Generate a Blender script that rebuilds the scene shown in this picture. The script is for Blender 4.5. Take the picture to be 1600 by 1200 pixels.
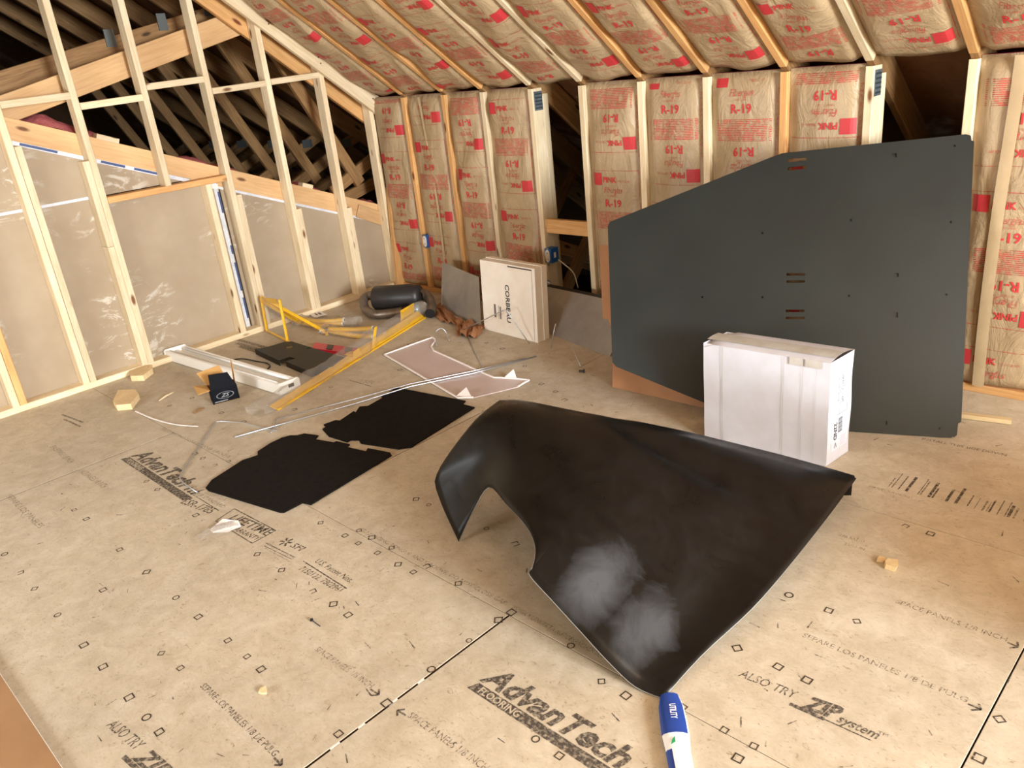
import bpy, math, random
import numpy as np
from mathutils import Vector, Matrix
random.seed(7)
S = bpy.context.scene
for o in list(bpy.data.objects): bpy.data.objects.remove(o)
COL = S.collection

# ------------------------------------------------------------------ camera
FPX = 1262.72
YAW, PITCH, ROLL = -0.8117, 0.3871, -0.1110
CAM = np.array([5.160, -3.771, 1.631])
_f = np.array([math.sin(YAW)*math.cos(PITCH), math.cos(YAW)*math.cos(PITCH), -math.sin(PITCH)])
_r = np.array([math.cos(YAW), -math.sin(YAW), 0.0]); _u = np.cross(_r, _f)
CR = _r*math.cos(ROLL)+_u*math.sin(ROLL); CU = -_r*math.sin(ROLL)+_u*math.cos(ROLL); CF = _f
cd = bpy.data.cameras.new('camera'); cam = bpy.data.objects.new('camera', cd); COL.objects.link(cam)
cd.sensor_width = 36; cd.lens = FPX*36/1600; cd.clip_start = .02
cam.matrix_world = Matrix([[CR[0], CU[0], -CF[0], CAM[0]], [CR[1], CU[1], -CF[1], CAM[1]], [CR[2], CU[2], -CF[2], CAM[2]], [0, 0, 0, 1]])
S.camera = cam
# ------------------------------------------------------------------ light
W = bpy.data.worlds.new('world'); S.world = W; W.use_nodes = True
bg = W.node_tree.nodes['Background']; bg.inputs[0].default_value = (.75, .86, 1, 1); bg.inputs[1].default_value = 1.2
def area(name, loc, rot, sx, sy, power, col):
    l = bpy.data.lights.new(name, 'AREA'); l.shape = 'RECTANGLE'; l.size = sx; l.size_y = sy; l.energy = power; l.color = col
    o = bpy.data.objects.new(name, l); COL.objects.link(o); o.location = loc; o.rotation_euler = rot; return o
RIDGE_Y = -2.9; GABLE_X = 9.3; WY0, WY1, WZ0, WZ1 = -3.8, -2.0, .8, 2.42
area('window_daylight', (GABLE_X+.16, (WY0+WY1)/2, (WZ0+WZ1)/2), (0, math.radians(90), 0), WZ1-WZ0, WY1-WY0, 930, (.89, .955, 1.0))
QX0, QX1, QZ0, QZ1 = 1.2, 2.9, .45, 1.3
area('added_window_daylight', ((QX0+QX1)/2, -5.90, (QZ0+QZ1)/2), (math.radians(90), 0, 0), QX1-QX0, QZ1-QZ0, 120, (.92, .97, 1.0))  # added daylight, out of view, to lift the far left floor
LAMP = (5.9, -3.3, 2.28); LAMP_W = 30; LAMP_C = (1.0, .72, .45)  # made-up warm lamp, out of view
vs = S.view_settings; vs.view_transform = 'Standard'; vs.look = 'None'; vs.gamma = 1; vs.use_curve_mapping = False
vs.exposure = 0.13

# ------------------------------------------------------------------ helpers: measuring
def A3(p): return np.array(p, float)
def ray(x, y): return CF*FPX+CR*(x-800)-CU*(y-600)
def F(x, y, z=0.0): d = ray(x, y); return CAM+d*((z-CAM[2])/d[2])
def PX(x, y, x0=0.0): d = ray(x, y); return CAM+d*((x0-CAM[0])/d[0])
def PY(x, y, y0=0.0): d = ray(x, y); return CAM+d*((y0-CAM[1])/d[1])
def PL(x, y, P0, N): d = ray(x, y); return CAM+d*(((A3(P0)-CAM)@N)/(d@N))
def unit(v): v = A3(v); return v/np.linalg.norm(v)

# ------------------------------------------------------------------ helpers: objects
def tag(o, label=None, cat=None, group=None, kind=None):
    if label: o['label'] = label
    if cat: o['category'] = cat
    if group: o['group'] = group
    if kind: o['kind'] = kind
    return o
def empty(name, loc=(0, 0, 0), label=None, cat=None, group=None, kind=None):
    o = bpy.data.objects.new(name, None); COL.objects.link(o); o.location = [float(c) for c in loc]; o.empty_display_size = .05
    return tag(o, label, cat, group, kind)
def link(name, me, parent=None, world=None):
    o = bpy.data.objects.new(name, me); COL.objects.link(o)
    if parent is not None:
        o.parent = parent
        pl = Vector((0, 0, 0)); q = parent
        while q is not None: pl += q.location; q = q.parent
        o.location = -pl if world is None else Vector(world)-pl
    elif world is not None: o.location = world
    return o
class MB:
    def __init__(s): s.v = []; s.f = []; s.m = []
    def add(s, vs_, fs, mi=0):
        b = len(s.v); s.v += [tuple(float(c) for c in p) for p in vs_]
        for f in fs: s.f.append(tuple(b+i for i in f)); s.m.append(mi)
    def box(s, x0, x1, y0, y1, z0, z1, mi=0):
        s.add([(x0, y0, z0), (x1, y0, z0), (x1, y1, z0), (x0, y1, z0), (x0, y0, z1), (x1, y0, z1), (x1, y1, z1), (x0, y1, z1)],
              [(0, 3, 2, 1), (4, 5, 6, 7), (0, 1, 5, 4), (1, 2, 6, 5), (2, 3, 7, 6), (3, 0, 4, 7)], mi)
    def hexa(s, b, t, mi=0):
        s.add(list(b)+list(t), [(0, 3, 2, 1), (4, 5, 6, 7), (0, 1, 5, 4), (1, 2, 6, 5), (2, 3, 7, 6), (3, 0, 4, 7)], mi)
    def prism(s, pts, ext, mi=0):
        pts = [A3(p) for p in pts]; e = A3(ext); n = len(pts)
        s.add(pts+[p+e for p in pts], [tuple(range(n))[::-1], tuple(range(n, 2*n))]+[(i, (i+1) % n, n+(i+1) % n, n+i) for i in range(n)], mi)
    def tube(s, pts, r, n=8, mi=0, caps=True):
        pts = [A3(p) for p in pts]; rs = r if hasattr(r, '__len__') else [r]*len(pts)
        T = []
        for i in range(len(pts)):
            T.append(unit(pts[min(i+1, len(pts)-1)]-pts[max(i-1, 0)]))
        up = A3((0, 0, 1)) if abs(T[0][2]) < .9 else A3((1, 0, 0))
        a = unit(np.cross(T[0], up)); V_ = []
        for i, p in enumerate(pts):
            a = unit(a-T[i]*(a@T[i])); b = np.cross(T[i], a)
            for k in range(n):
                q = 2*math.pi*k/n; V_.append(p+(a*math.cos(q)+b*math.sin(q))*rs[i])
        fs = [(i*n+k, i*n+(k+1) % n, (i+1)*n+(k+1) % n, (i+1)*n+k) for i in range(len(pts)-1) for k in range(n)]
        if caps: fs += [tuple(range(n))[::-1], tuple((len(pts)-1)*n+k for k in range(n))]
        s.add(V_, fs, mi)
    def grid(s, P, mi=0):
        nu, nv = len(P), len(P[0])
        s.add([p for row in P for p in row], [(i*nv+j, (i+1)*nv+j, (i+1)*nv+j+1, i*nv+j+1) for i in range(nu-1) for j in range(nv-1)], mi)
    def mesh(s, name, mats, smooth=False):
        me = bpy.data.meshes.new(name); me.from_pydata(s.v, [], s.f)
        for m in (mats if isinstance(mats, (list, tuple)) else [mats]): me.materials.append(m)
        me.polygons.foreach_set('material_index', s.m)
        if smooth: me.polygons.foreach_set('use_smooth', [True]*len(me.polygons))
        me.update(); return me
    def build(s, name, mats, parent=None, smooth=False, world=None): return link(name, s.mesh(name, mats, smooth), parent, world)
def smooth_pts(pts, n=6):
    pts = [A3(p) for p in pts]; out = []
    for i in range(len(pts)-1):
        p0 = pts[max(i-1, 0)]; p1 = pts[i]; p2 = pts[i+1]; p3 = pts[min(i+2, len(pts)-1)]
        for k in range(n):
            t = k/n
            out.append(.5*((2*p1)+(-p0+p2)*t+(2*p0-5*p1+4*p2-p3)*t*t+(-p0+3*p1-3*p2+p3)*t**3))
    return out+[pts[-1]]
_bm = {}
def board(name, p0, p1, w, d, mat, parent, side=(1, 0, 0), ch=.003):
    """a sawn board from p0 to p1 (centre line); w across 'side', d across the third axis; grain runs along local z"""
    p0 = A3(p0); p1 = A3(p1); Lz = float(np.linalg.norm(p1-p0)); z = (p1-p0)/Lz
    x = A3(side)-z*(A3(side)@z); x = unit(x); y = np.cross(z, x)
    m = MB(); hw, hd = w/2, d/2; c = ch
    ring = [(-hw+c, -hd), (hw-c, -hd), (hw, -hd+c), (hw, hd-c), (hw-c, hd), (-hw+c, hd), (-hw, hd-c), (-hw, -hd+c)]
    m.add([(a, b, 0) for a, b in ring]+[(a, b, Lz) for a, b in ring], [tuple(range(8))[::-1], tuple(range(8, 16))]+[(i, (i+1) % 8, 8+(i+1) % 8, 8+i) for i in range(8)])
    o = bpy.data.objects.new(name, m.mesh(name, mat)); COL.objects.link(o)
    if parent is not None: o.parent = parent
    pl = Vector((0, 0, 0)); q = parent
    while q is not None: pl += q.location; q = q.parent
    o.matrix_local = Matrix([[x[0], y[0], z[0], p0[0]-pl.x], [x[1], y[1], z[1], p0[1]-pl.y], [x[2], y[2], z[2], p0[2]-pl.z], [0, 0, 0, 1]])
    return o

# ------------------------------------------------------------------ materials
def lin(r, g, b):
    f = lambda c: (c/255/12.92 if c/255 <= .04045 else ((c/255+.055)/1.055)**2.4)
    return (f(r), f(g), f(b), 1)
class NT:
    def __init__(s, name):
        s.m = bpy.data.materials.new(name); s.m.use_nodes = True; s.t = s.m.node_tree; s.b = s.t.nodes['Principled BSDF']
    def n(s, typ, **kw):
        x = s.t.nodes.new(typ)
        for k, v in kw.items():
            if k in x.inputs: x.inputs[k].default_value = v
            else: setattr(x, k, v)
        return x
    def l(s, a, b): s.t.links.new(a, b)
    def coord(s, scale=(1, 1, 1), rnd=False, kind='Object'):
        tc = s.n('ShaderNodeTexCoord'); mp = s.n('ShaderNodeMapping'); mp.inputs['Scale'].default_value = scale
        s.l(tc.outputs[kind], mp.inputs['Vector'])
        if rnd:
            oi = s.n('ShaderNodeObjectInfo'); mm = s.n('ShaderNodeVectorMath', operation='SCALE'); mm.inputs[0].default_value = (37, 17, 53)
            s.l(oi.outputs['Random'], mm.inputs['Scale']); s.l(mm.outputs[0], mp.inputs['Location'])
        return mp.outputs[0]
    def noise(s, vec, sc, det=4, rough=.55, dist=0):
        x = s.n('ShaderNodeTexNoise'); x.inputs['Scale'].default_value = sc; x.inputs['Detail'].default_value = det
        x.inputs['Roughness'].default_value = rough; x.inputs['Distortion'].default_value = dist; s.l(vec, x.inputs['Vector']); return x.outputs['Fac']
    def ramp(s, fac, stops):
        x = s.n('ShaderNodeValToRGB'); e = x.color_ramp.elements
        e[0].position, e[0].color = stops[0]; e[1].position, e[1].color = stops[-1]
        for p, c in stops[1:-1]: q = e.new(p); q.color = c
        s.l(fac, x.inputs[0]); return x.outputs[0]
    def mix(s, fac, a, b, mode='MIX'):
        x = s.n('ShaderNodeMix', data_type='RGBA', blend_type=mode)
        for sock, v in ((x.inputs[0], fac), (x.inputs[6], a), (x.inputs[7], b)):
            if hasattr(v, 'is_output'): s.l(v, sock)
            else: sock.default_value = v
        return x.outputs[2]
    def bump(s, h, st=.3, dist=.002):
        x = s.n('ShaderNodeBump'); x.inputs['Strength'].default_value = st; x.inputs['Distance'].default_value = dist
        s.l(h, x.inputs['Height']); s.l(x.outputs[0], s.b.inputs['Normal'])
    def col(s, c):
        if hasattr(c, 'is_output'): s.l(c, s.b.inputs['Base Color'])
        else: s.b.inputs['Base Color'].default_value = c
    def set(s, rough=.6, metal=0, spec=.5): s.b.inputs['Roughness'].default_value = rough; s.b.inputs['Metallic'].default_value = metal; s.b.inputs['Specular IOR Level'].default_value = spec
W1 = (1, 1, 1, 1); K0 = (0, 0, 0, 1)
def wood(name, a, b, knot=lin(120, 78, 45)):
    t = NT(name); v = t.coord((1, 1, .06), True); v2 = t.coord((1, 1, .35), True)
    g = t.noise(v, 90, 5, .6, .6); c = t.ramp(g, [(.3, a), (.7, b)])
    oi = t.n('ShaderNodeObjectInfo'); hs = t.n('ShaderNodeHueSaturation')
    mr = t.n('ShaderNodeMapRange'); mr.inputs[3].default_value = .84; mr.inputs[4].default_value = 1.1
    t.l(oi.outputs['Random'], mr.inputs[0]); t.l(mr.outputs[0], hs.inputs['Value']); t.l(c, hs.inputs['Color'])
    vo = t.n('ShaderNodeTexVoronoi', feature='F1'); vo.inputs['Scale'].default_value = 9; t.l(v2, vo.inputs['Vector'])
    k = t.ramp(vo.outputs['Distance'], [(.07, W1), (.14, K0)])
    kk = t.mix(k, hs.outputs[0], knot); big = t.noise(v2, 7, 3); st = t.ramp(big, [(.35, (.86, .82, .78, 1)), (.65, W1)])
    t.col(t.mix(1.0, kk, st, 'MULTIPLY')); t.set(.62, 0, .3); t.bump(g, .15, .001); return t.m
PINE = wood('pine_pale', lin(240, 224, 192), lin(222, 198, 158))
PINE_O = wood('pine_orange', lin(228, 180, 120), lin(206, 152, 94), lin(120, 60, 28))
PINE_D = wood('pine_dark_shaded', lin(168, 130, 84), lin(128, 92, 56), lin(70, 44, 24))  # darkened pine: attic shade put into the colour; also one dark sliver
LVL = wood('beam_wood', lin(220, 182, 134), lin(205, 162, 112))
CHIP = wood('cut_pine', lin(236, 214, 170), lin(222, 194, 146))

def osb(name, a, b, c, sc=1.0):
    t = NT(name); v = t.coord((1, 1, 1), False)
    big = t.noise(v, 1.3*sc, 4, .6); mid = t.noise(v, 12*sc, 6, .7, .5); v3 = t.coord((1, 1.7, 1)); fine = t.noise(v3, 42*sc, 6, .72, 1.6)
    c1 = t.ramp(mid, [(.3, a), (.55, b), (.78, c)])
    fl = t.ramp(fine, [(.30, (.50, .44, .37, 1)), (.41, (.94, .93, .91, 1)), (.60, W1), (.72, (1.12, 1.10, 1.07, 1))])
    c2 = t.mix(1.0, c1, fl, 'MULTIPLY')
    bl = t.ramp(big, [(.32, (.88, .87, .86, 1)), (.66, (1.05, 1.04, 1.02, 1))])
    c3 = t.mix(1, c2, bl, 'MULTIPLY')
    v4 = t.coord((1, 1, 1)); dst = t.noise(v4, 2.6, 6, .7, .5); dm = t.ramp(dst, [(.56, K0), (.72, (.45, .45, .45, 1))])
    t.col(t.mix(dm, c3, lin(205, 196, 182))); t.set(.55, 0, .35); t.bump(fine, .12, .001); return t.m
OSB = osb('osb_floor', lin(182, 168, 146), lin(198, 186, 166), lin(210, 201, 185))
OSB_DECK = osb('osb_deck', lin(84, 52, 30), lin(100, 64, 36), lin(116, 78, 46))  # deck tone kept dark to deepen the attic shade
OSB_EDGE = osb('osb_edge', lin(62, 36, 18), lin(72, 42, 22), lin(80, 50, 28))
def plain(name, c, rough=.6, metal=0, spec=.5, var=None, sc=8, bump=0, bsc=60):
    t = NT(name)
    if var:
        v = t.coord(); n = t.noise(v, sc, 5, .6); t.col(t.ramp(n, [(.32, c), (.7, var)]))
    else: t.col(c)
    t.set(rough, metal, spec)
    if bump:
        v = t.coord(); t.bump(t.noise(v, bsc, 3), bump, .002)
    return t.m
def kraft():
    t = NT('kraft_paper'); v = t.coord(); n = t.noise(v, 5, 4, .6); c = t.ramp(n, [(.3, lin(160, 136, 103)), (.7, lin(178, 154, 120))])
    t.col(c); t.set(.42, 0, .45); vv = t.coord((1, 1, .5)); w = t.noise(vv, 9, 5, .62, 1.5); t.bump(w, .8, .016); return t.m
KRAFT = kraft()
def worn(name, c, lo=.42, hi=.52, sc=90, rough=.6):
    t = NT(name); v = t.coord(); n = t.noise(v, sc, 4, .7); a = t.ramp(n, [(lo, (.12, .12, .12, 1)), (hi, W1)])
    t.col(c); t.set(rough, 0, .2); tr = t.n('ShaderNodeBsdfTransparent'); mx = t.n('ShaderNodeMixShader')
    t.l(a, mx.inputs[0]); t.l(tr.outputs[0], mx.inputs[1]); t.l(t.b.outputs[0], mx.inputs[2]); t.l(mx.outputs[0], t.t.nodes['Material Output'].inputs[0]); return t.m
INK_M = worn('floor_mark_ink', lin(66, 56, 48), .30, .46, 70)
PRINT_RED = plain('red_print', lin(184, 54, 57), .5, 0, .3)
PRINT_TXT = worn('red_print_text', lin(200, 58, 60), .25, .42, 60)
PRINT_PALE = worn('red_print_pale', lin(196, 84, 72), .40, .60, 45)
INK = worn('floor_ink', lin(80, 72, 66), .36, .60, 85)
INK_L = worn('floor_ink_faint', lin(108, 96, 84), .44, .64, 120)
def drywall():
    t = NT('drywall_paper'); v = t.coord(); n = t.noise(v, 2.5, 4, .6); c = t.ramp(n, [(.3, lin(160, 141, 117)), (.7, lin(174, 156, 132))])
    v2 = t.coord((1, 1.2, 2.6)); m = t.noise(v2, 3.1, 8, .74, 2.2); dm = t.ramp(m, [(.53, K0), (.60, (.7, .7, .7, 1))])
    mk = t.ramp(t.noise(v, 1.7, 2), [(.52, K0), (.60, W1)]); dm = t.mix(1, dm, mk, 'MULTIPLY'); t.col(t.mix(dm, c, lin(214, 206, 192))); t.set(.75, 0, .2); return t.m
DRYW = drywall()
WHITE = plain('white_gypsum', lin(232, 230, 224), .7, 0, .3)
GALV = plain('galvanised_plate', lin(150, 158, 162), .45, .7, .5, lin(110, 118, 124), 60)
STEEL = plain('zinc_rod', lin(196, 202, 210), .3, .85)
PINK = plain('pink_fibreglass', lin(214, 128, 128), .95, 0, .05, lin(170, 84, 88), 30, .8, 70)
BLUE_TAPE = plain('blue_tape', lin(58, 74, 120), .5)
WHITE_TAPE = plain('white_tape', lin(225, 226, 230), .5, 0, .4, lin(196, 200, 208), 30)
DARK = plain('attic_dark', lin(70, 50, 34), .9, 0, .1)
# ================================================================== THE SHELL
TH = math.radians(37.2); CT, ST, TT = math.cos(TH), math.sin(TH), math.tan(TH)
H = 1.433; S16 = .4064; X0 = .379
def roof_z(y): return H-y*TT
SX = [PY(px, py)[0] for px, py in [(624, 147), (689, 145), (747, 141), (824, 137), (901, 131), (994, 124), (1096, 116), (1220, 106), (1352, 97), (1514, 89)]]
SX = [.6*a+.4*(X0+k*S16) for k, a in enumerate(SX)]
SX += [SX[9]+S16*k for k in range(1, 14)]
SW = .038
# ---- floor of sheathing panels
floor = empty('floor', kind='structure')
FX0, FX1 = -.16, GABLE_X; ROWS = [(.02, -1.205), (-1.2065, -2.40), (-2.4015, -3.60), (-3.6015, -4.80), (-4.8015, -5.82)]
JO = [1.2+1.22, 4.82, 3.585, 2.40, 3.585]
GAPS = [.0015, .004, .007, .002, .002]
for (ya, yb), jx, g in zip(ROWS, JO, GAPS):
    xs = [jx+2.44*k for k in range(-3, 4)]; xs = [FX0]+[x for x in xs if FX0+.2 < x < FX1-.2]+[FX1]
    for i in range(len(xs)-1):
        m = MB(); a = xs[i]+(g/2 if i else 0); b = xs[i+1]-g/2; c = .0012
        bt = [(a, yb, -.018), (b, yb, -.018), (b, ya, -.018), (a, ya, -.018)]; md = [(x, y, -c) for x, y, _ in bt]
        tp = [(a+c, yb+c, 0), (b-c, yb+c, 0), (b-c, ya-c, 0), (a+c, ya-c, 0)]
        m.add(bt+md+tp, [(0, 3, 2, 1), (8, 9, 10, 11)]+[(4+i_, 4+(i_+1) % 4, 8+(i_+1) % 4, 8+i_) for i_ in range(4)]); b_ = len(m.v)-12
        for i_ in range(4): m.f.append((b_+i_, b_+(i_+1) % 4, b_+4+(i_+1) % 4, b_+4+i_)); m.m.append(1)
        m.build('floor_panel', [OSB, OSB_EDGE], floor)
m = MB(); m.box(FX0, FX1, -5.82, .02, -.06, -.0185); m.build('subfloor_core', OSB_EDGE, floor)
# dried white dribbles in the open joint
m = MB()
for t0, t1 in ((.10, .14), (.22, .25), (.36, .40), (.50, .53)):
    ya, yb = -3.15+.75*t0, -3.15+.75*t1; m.box(3.582, 3.588, ya, yb, -.006, -.0004)
m.build('joint_filler', WHITE, floor)

# ---- the batts: kraft faced insulation with red print
def text_geo(cache={}, s='', bold=0.0, shear=0.0):
    key = (s, bold, shear)
    if key not in cache:
        c = bpy.data.curves.new('tmp', 'FONT'); c.body = s; c.size = 1; c.resolution_u = 2; c.offset = bold; c.shear = shear; c.fill_mode = 'FRONT'
        o = bpy.data.objects.new('tmp', c); COL.objects.link(o); bpy.context.view_layer.update()
        me = bpy.data.meshes.new_from_object(o.evaluated_get(bpy.context.evaluated_depsgraph_get()))
        v = np.array([q.co[:2] for q in me.vertices]); f = [tuple(p.vertices) for p in me.polygons]
        bpy.data.objects.remove(o); bpy.data.curves.remove(c); bpy.data.meshes.remove(me)
        lo = v.min(0); hi = v.max(0); cap = hi[1] if not any(ch in s for ch in 'gjpqy,') else .7
        v = v-np.array([lo[0], 0]); cache[key] = (v, f, hi[0]-lo[0], .69)
    return cache[key]
def T2(s, x, y, h, width=None, bold=0., shear=0., rot180=False):
    v, f, wd, cap = text_geo(s=s, bold=bold, shear=shear); k = h/cap; kx = (width/wd if width else k)
    q = v*np.array([kx, k])
    if rot180: q = -q
    return q+np.array([x, y]), f
def rect2(x0, y0, x1, y1, n=1, axis=0):
    if axis == 0: xs = np.linspace(x0, x1, n+1); v = [(x, y0) for x in xs]+[(x, y1) for x in xs]
    else: ys = np.linspace(y0, y1, n+1); v = [(x1, y) for y in ys]+[(x0, y) for y in ys]
    return np.array(v), [(i, i+1, n+2+i, n+1+i) for i in range(n)]
def print_unit():
    """one printed block, 0.58 long (v from 0 down to -0.58), list of (verts, faces, mat)"""
    U = []
    def half(sg):
        def put(vf, mi):
            v, f = vf
            U.append(((v if sg > 0 else np.array([0, -.58])-v), f, mi))
        [put(rect2(-.155, -.085+.014*q, -.085, -.071+.014*q, 6), 0) for q in range(5)]
        put(T2('PINK', -.075, -.068, .030, bold=.02), 1)
        put(T2('FIBERGLAS', .03, -.066, .012), 2)
        put(T2('Fiberglas', -.07, -.128, .034, .13, bold=.01, shear=.3), 2)
        put(T2('insulation', -.05, -.150, .014), 2)
        put(T2('R-19', -.065, -.208, .042, bold=.02), 1)
        put(rect2(-.165, -.003, .165, 0, 8), 2)
    half(1); half(-1)
    for i in range(13):
        y = -.238-.0083*i; U.append((*rect2(-.15, y-.0048, .15, y, 8), 2))
    for sx in (-.165, .1625): U.append((*rect2(sx, -.58, sx+.0025, 0, 14, 1), 2))
    return U
UNIT = print_unit()
def batt(parent, O, U, V, N, w, L, seed, rec=.03, bulge=.012, start=None, side_text=True, sag=0.0):
    """O = top centre of the bay on the face of the framing; U across, V along (down), N into the room"""
    rg = random.Random(seed); O, U, V, N = A3(O), A3(U), A3(V), A3(N)
    ph = [(rg.uniform(2, 9), rg.uniform(1.5, 7), rg.uniform(0, 6.3), rg.uniform(.3, 1)) for _ in range(5)]
    def dep(u, v):
        e = np.clip((w/2-np.abs(u))/(w*.16), 0, 1); e = e*e*(3-2*e)
        wr = sum(a*np.sin(kx*u*3+ky*v*3+p) for kx, ky, p, a in ph)*.0055
        top = np.exp(-(v/.05)**2)*.03+np.exp(-((L-v)/.04)**2)*.012
        return -rec+(rec-.006)*e+bulge*e*np.cos(np.clip(u/w*math.pi, -1.57, 1.57))+wr*e-top*e+sag*e*np.sin(v/L*math.pi)
    def pos(u, v, off=0.): return O+np.outer(u, U)+np.outer(v, V)+np.outer(dep(u, v)+off, N)
    nu, nv = 25, max(16, int(L/.035))
    us = w/2*np.sin(np.linspace(-math.pi/2, math.pi/2, nu)); vv = np.linspace(0, L, nv)
    m = MB(); P = [list(pos(np.full(nv, u), vv)) for u in us]; m.grid(P)
    bk = .09
    back = [O+U*a+V*b-N*(rec+bk) for a, b in ((-w/2, 0), (w/2, 0), (w/2, L), (-w/2, L))]
    b0 = len(m.v); m.v += [tuple(p) for p in back]; m.f.append((b0, b0+3, b0+2, b0+1)); m.m.append(1)
    cs = [0, (nu-1)*nv, (nu-1)*nv+nv-1, nv-1]
    top = [i*nv for i in range(nu)]; bot = [i*nv+nv-1 for i in range(nu)]
    m.f.append(tuple(top[::-1]+[b0, b0+1])); m.m.append(1); m.f.append(tuple(bot+[b0+2, b0+3])); m.m.append(1)
    o = m.build('insulation_batt', [KRAFT, PINK], parent, True)
    pm = MB(); st = rg.uniform(.02, .5) if start is None else start; y = -st
    while y < L:
        for v, f, mi in UNIT:
            v0, v1 = y-v[:, 1].max(), y-v[:, 1].min()
            if v0 < .02 or v1 > L-.03:
                continue
            uu = v[:, 0]*min(1, w/.368); pv = pos(uu, y-v[:, 1], .003); pm.add(pv, f, mi)
        y += .68
    if side_text:
        for q in np.arange(.08, L-.4, .62):
            v, f, wd, cp = text_geo(s='IMPORTANT: INSTALL FACING TOWARD HEATED SIDE', bold=0., shear=0.); k = .013/cp
            pm.add(pos(w*.5*.93-v[:, 1]*k*0-(.011-v[:, 1]*k), q+v[:, 0]*k*.7, .0018), f, 2)
    pm.build('printed_marking', [PRINT_RED, PRINT_TXT, PRINT_PALE], o)
    return o
# ---- the knee wall at the back
wb = empty('wall_back', kind='structure')
NS = 14
for k in range(NS):
    x = SX[k]; board('stud', (x+SW/2, .0445, .04), (x+SW/2, .0445, roof_z(.06)+.03), SW, .089, PINE if k in (2, 3, 4, 5, 6, 8, 9) else PINE_O, wb)
board('bottom_plate', (0.02, .0445, .019), (GABLE_X, .0445, .019), SW, .089, PINE_O, wb, side=(0, 0, 1))
OPEN = (3, 8)
FOLD = {4: .2, 5: .03, 6: .02, 7: .27, 9: .15, 0: .38, 1: .2, 2: .62}
def wall_bay(xa, xb, seed, start):
    batt(wb, ((xa+xb)/2, 0, H-.004), (1, 0, 0), (0, 0, -1), (0, -1, 0), xb-xa-.003, H-.05, seed, start=start)
wall_bay(.0, SX[0], 3, .3)
for k in range(NS-1):
    if k in OPEN: continue
    wall_bay(SX[k]+SW, SX[k+1], 10+k, FOLD.get(k))
m = MB(); m.box(SX[NS-1]+SW, GABLE_X, .01, .08, 0, H); m.build('kraft_facing', KRAFT, wb)
# loose folded flange of facing paper covering the stud at the right
xk = PY(1578, 250)[0]-.02; m = MB(); P = []
for a in (-.012, -.004, .012, .028, .036):
    P.append([(xk+a+-.010*math.sin(z*3), -.014-.006*math.cos((a-.02)*30)-.002*math.sin(z*9), z) for z in np.linspace(.04, H-.01, 20)])
m.grid(P); m.build('paper_flange', plain('kraft_light', lin(190, 166, 130), .5, 0, .3, lin(174, 150, 114), 6), wb, True)
for k in (1,):
    m = MB(); P = []
    for a in (-.012, 0, .012): P.append([(SX[k]-.20+a+.03*math.sin(z*2.6), -.012+.004*math.cos(a*80), z) for z in np.linspace(.1, H-.02, 24)])
    m.grid(P); m.build('paper_flange', bpy.data.materials['kraft_light'], wb, True)
# blocking, plates, wires in the open bays
board('blocking', (SX[3]+SW, .045, .585), (SX[4], .045, .585), .089, SW, PINE_O, wb, side=(0, 0, 1))
for k, zt in ((3, 1.40), (8, 1.40)):
    board('truss_web', (SX[k]+SW/2, .115, .04), (SX[k]+SW/2, .115, 1.38), SW, .05, PINE, wb)
    m = MB(); m.box(SX[k]+SW, SX[k]+SW+.0015, .012, .085, zt-.11, zt); o = m.build('connector_plate', GALV, wb)
    m = MB()
    for i in range(5):
        m.box(SX[k]+SW+.0014, SX[k]+SW+.004, .02, .08, zt-.10+.02*i, zt-.092+.02*i)
    m.build('plate_teeth', plain('plate_dark', lin(70, 84, 86), .5, .6), o)
# ---- sloped ceiling: truss top chords and batts
ce = empty('ceiling', kind='structure')
def slope(x, t, off=0.): return A3((x, -t*CT-off*ST, H+t*ST-off*CT))   # off>0 hangs into the room
YC = 1.36; TMAX = YC/CT
for k in range(NS):
    x = SX[k]+SW/2
    if k in (3, 4, 8): mt = PINE
    else: mt = PINE_O
    board('rafter', slope(x, .012, -.070), slope(x, TMAX+.25, -.070), SW, .14, mt, ce)
    board('rafter_tail', slope(x, -1.9, -.070), slope(x, .010, -.070), SW-.002, .138, PINE_D, ce)
def roof_bay(xa, xb, seed, start, **kw):
    batt(ce, slope((xa+xb)/2, TMAX+.02), (1, 0, 0), (0, CT, -ST), (0, -ST, -CT), xb-xa-.003, TMAX+.01, seed, start=start, **kw)
roof_bay(.042, SX[0], 40, .2, sag=.012)
for k in range(NS-1): roof_bay(SX[k]+SW, SX[k+1], 50+k, [.1, .45, .3, .12, .33, .28, .3, .12, .3, .05][k] if k < 10 else None, sag=.012)
m = MB(); m.prism([slope(SX[NS-1]+SW, 0, -.01), slope(GABLE_X, 0, -.01), slope(GABLE_X, TMAX, -.01), slope(SX[NS-1]+SW, TMAX, -.01)], (0, .02, .03)); m.build('kraft_facing', KRAFT, ce)
ZC = H+TMAX*ST
m = MB(); m.box(-.02, GABLE_X, -5.8+YC, -YC, ZC, ZC+.05); m.build('flat_ceiling_facing', KRAFT, ce)
m = MB(); m.prism([(0, -5.8, H), (GABLE_X, -5.8, H), (GABLE_X, -5.8+YC, ZC), (0, -5.8+YC, ZC)], (0, -.02, .04)); m.build('opposite_slope_facing', KRAFT, ce)
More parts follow.
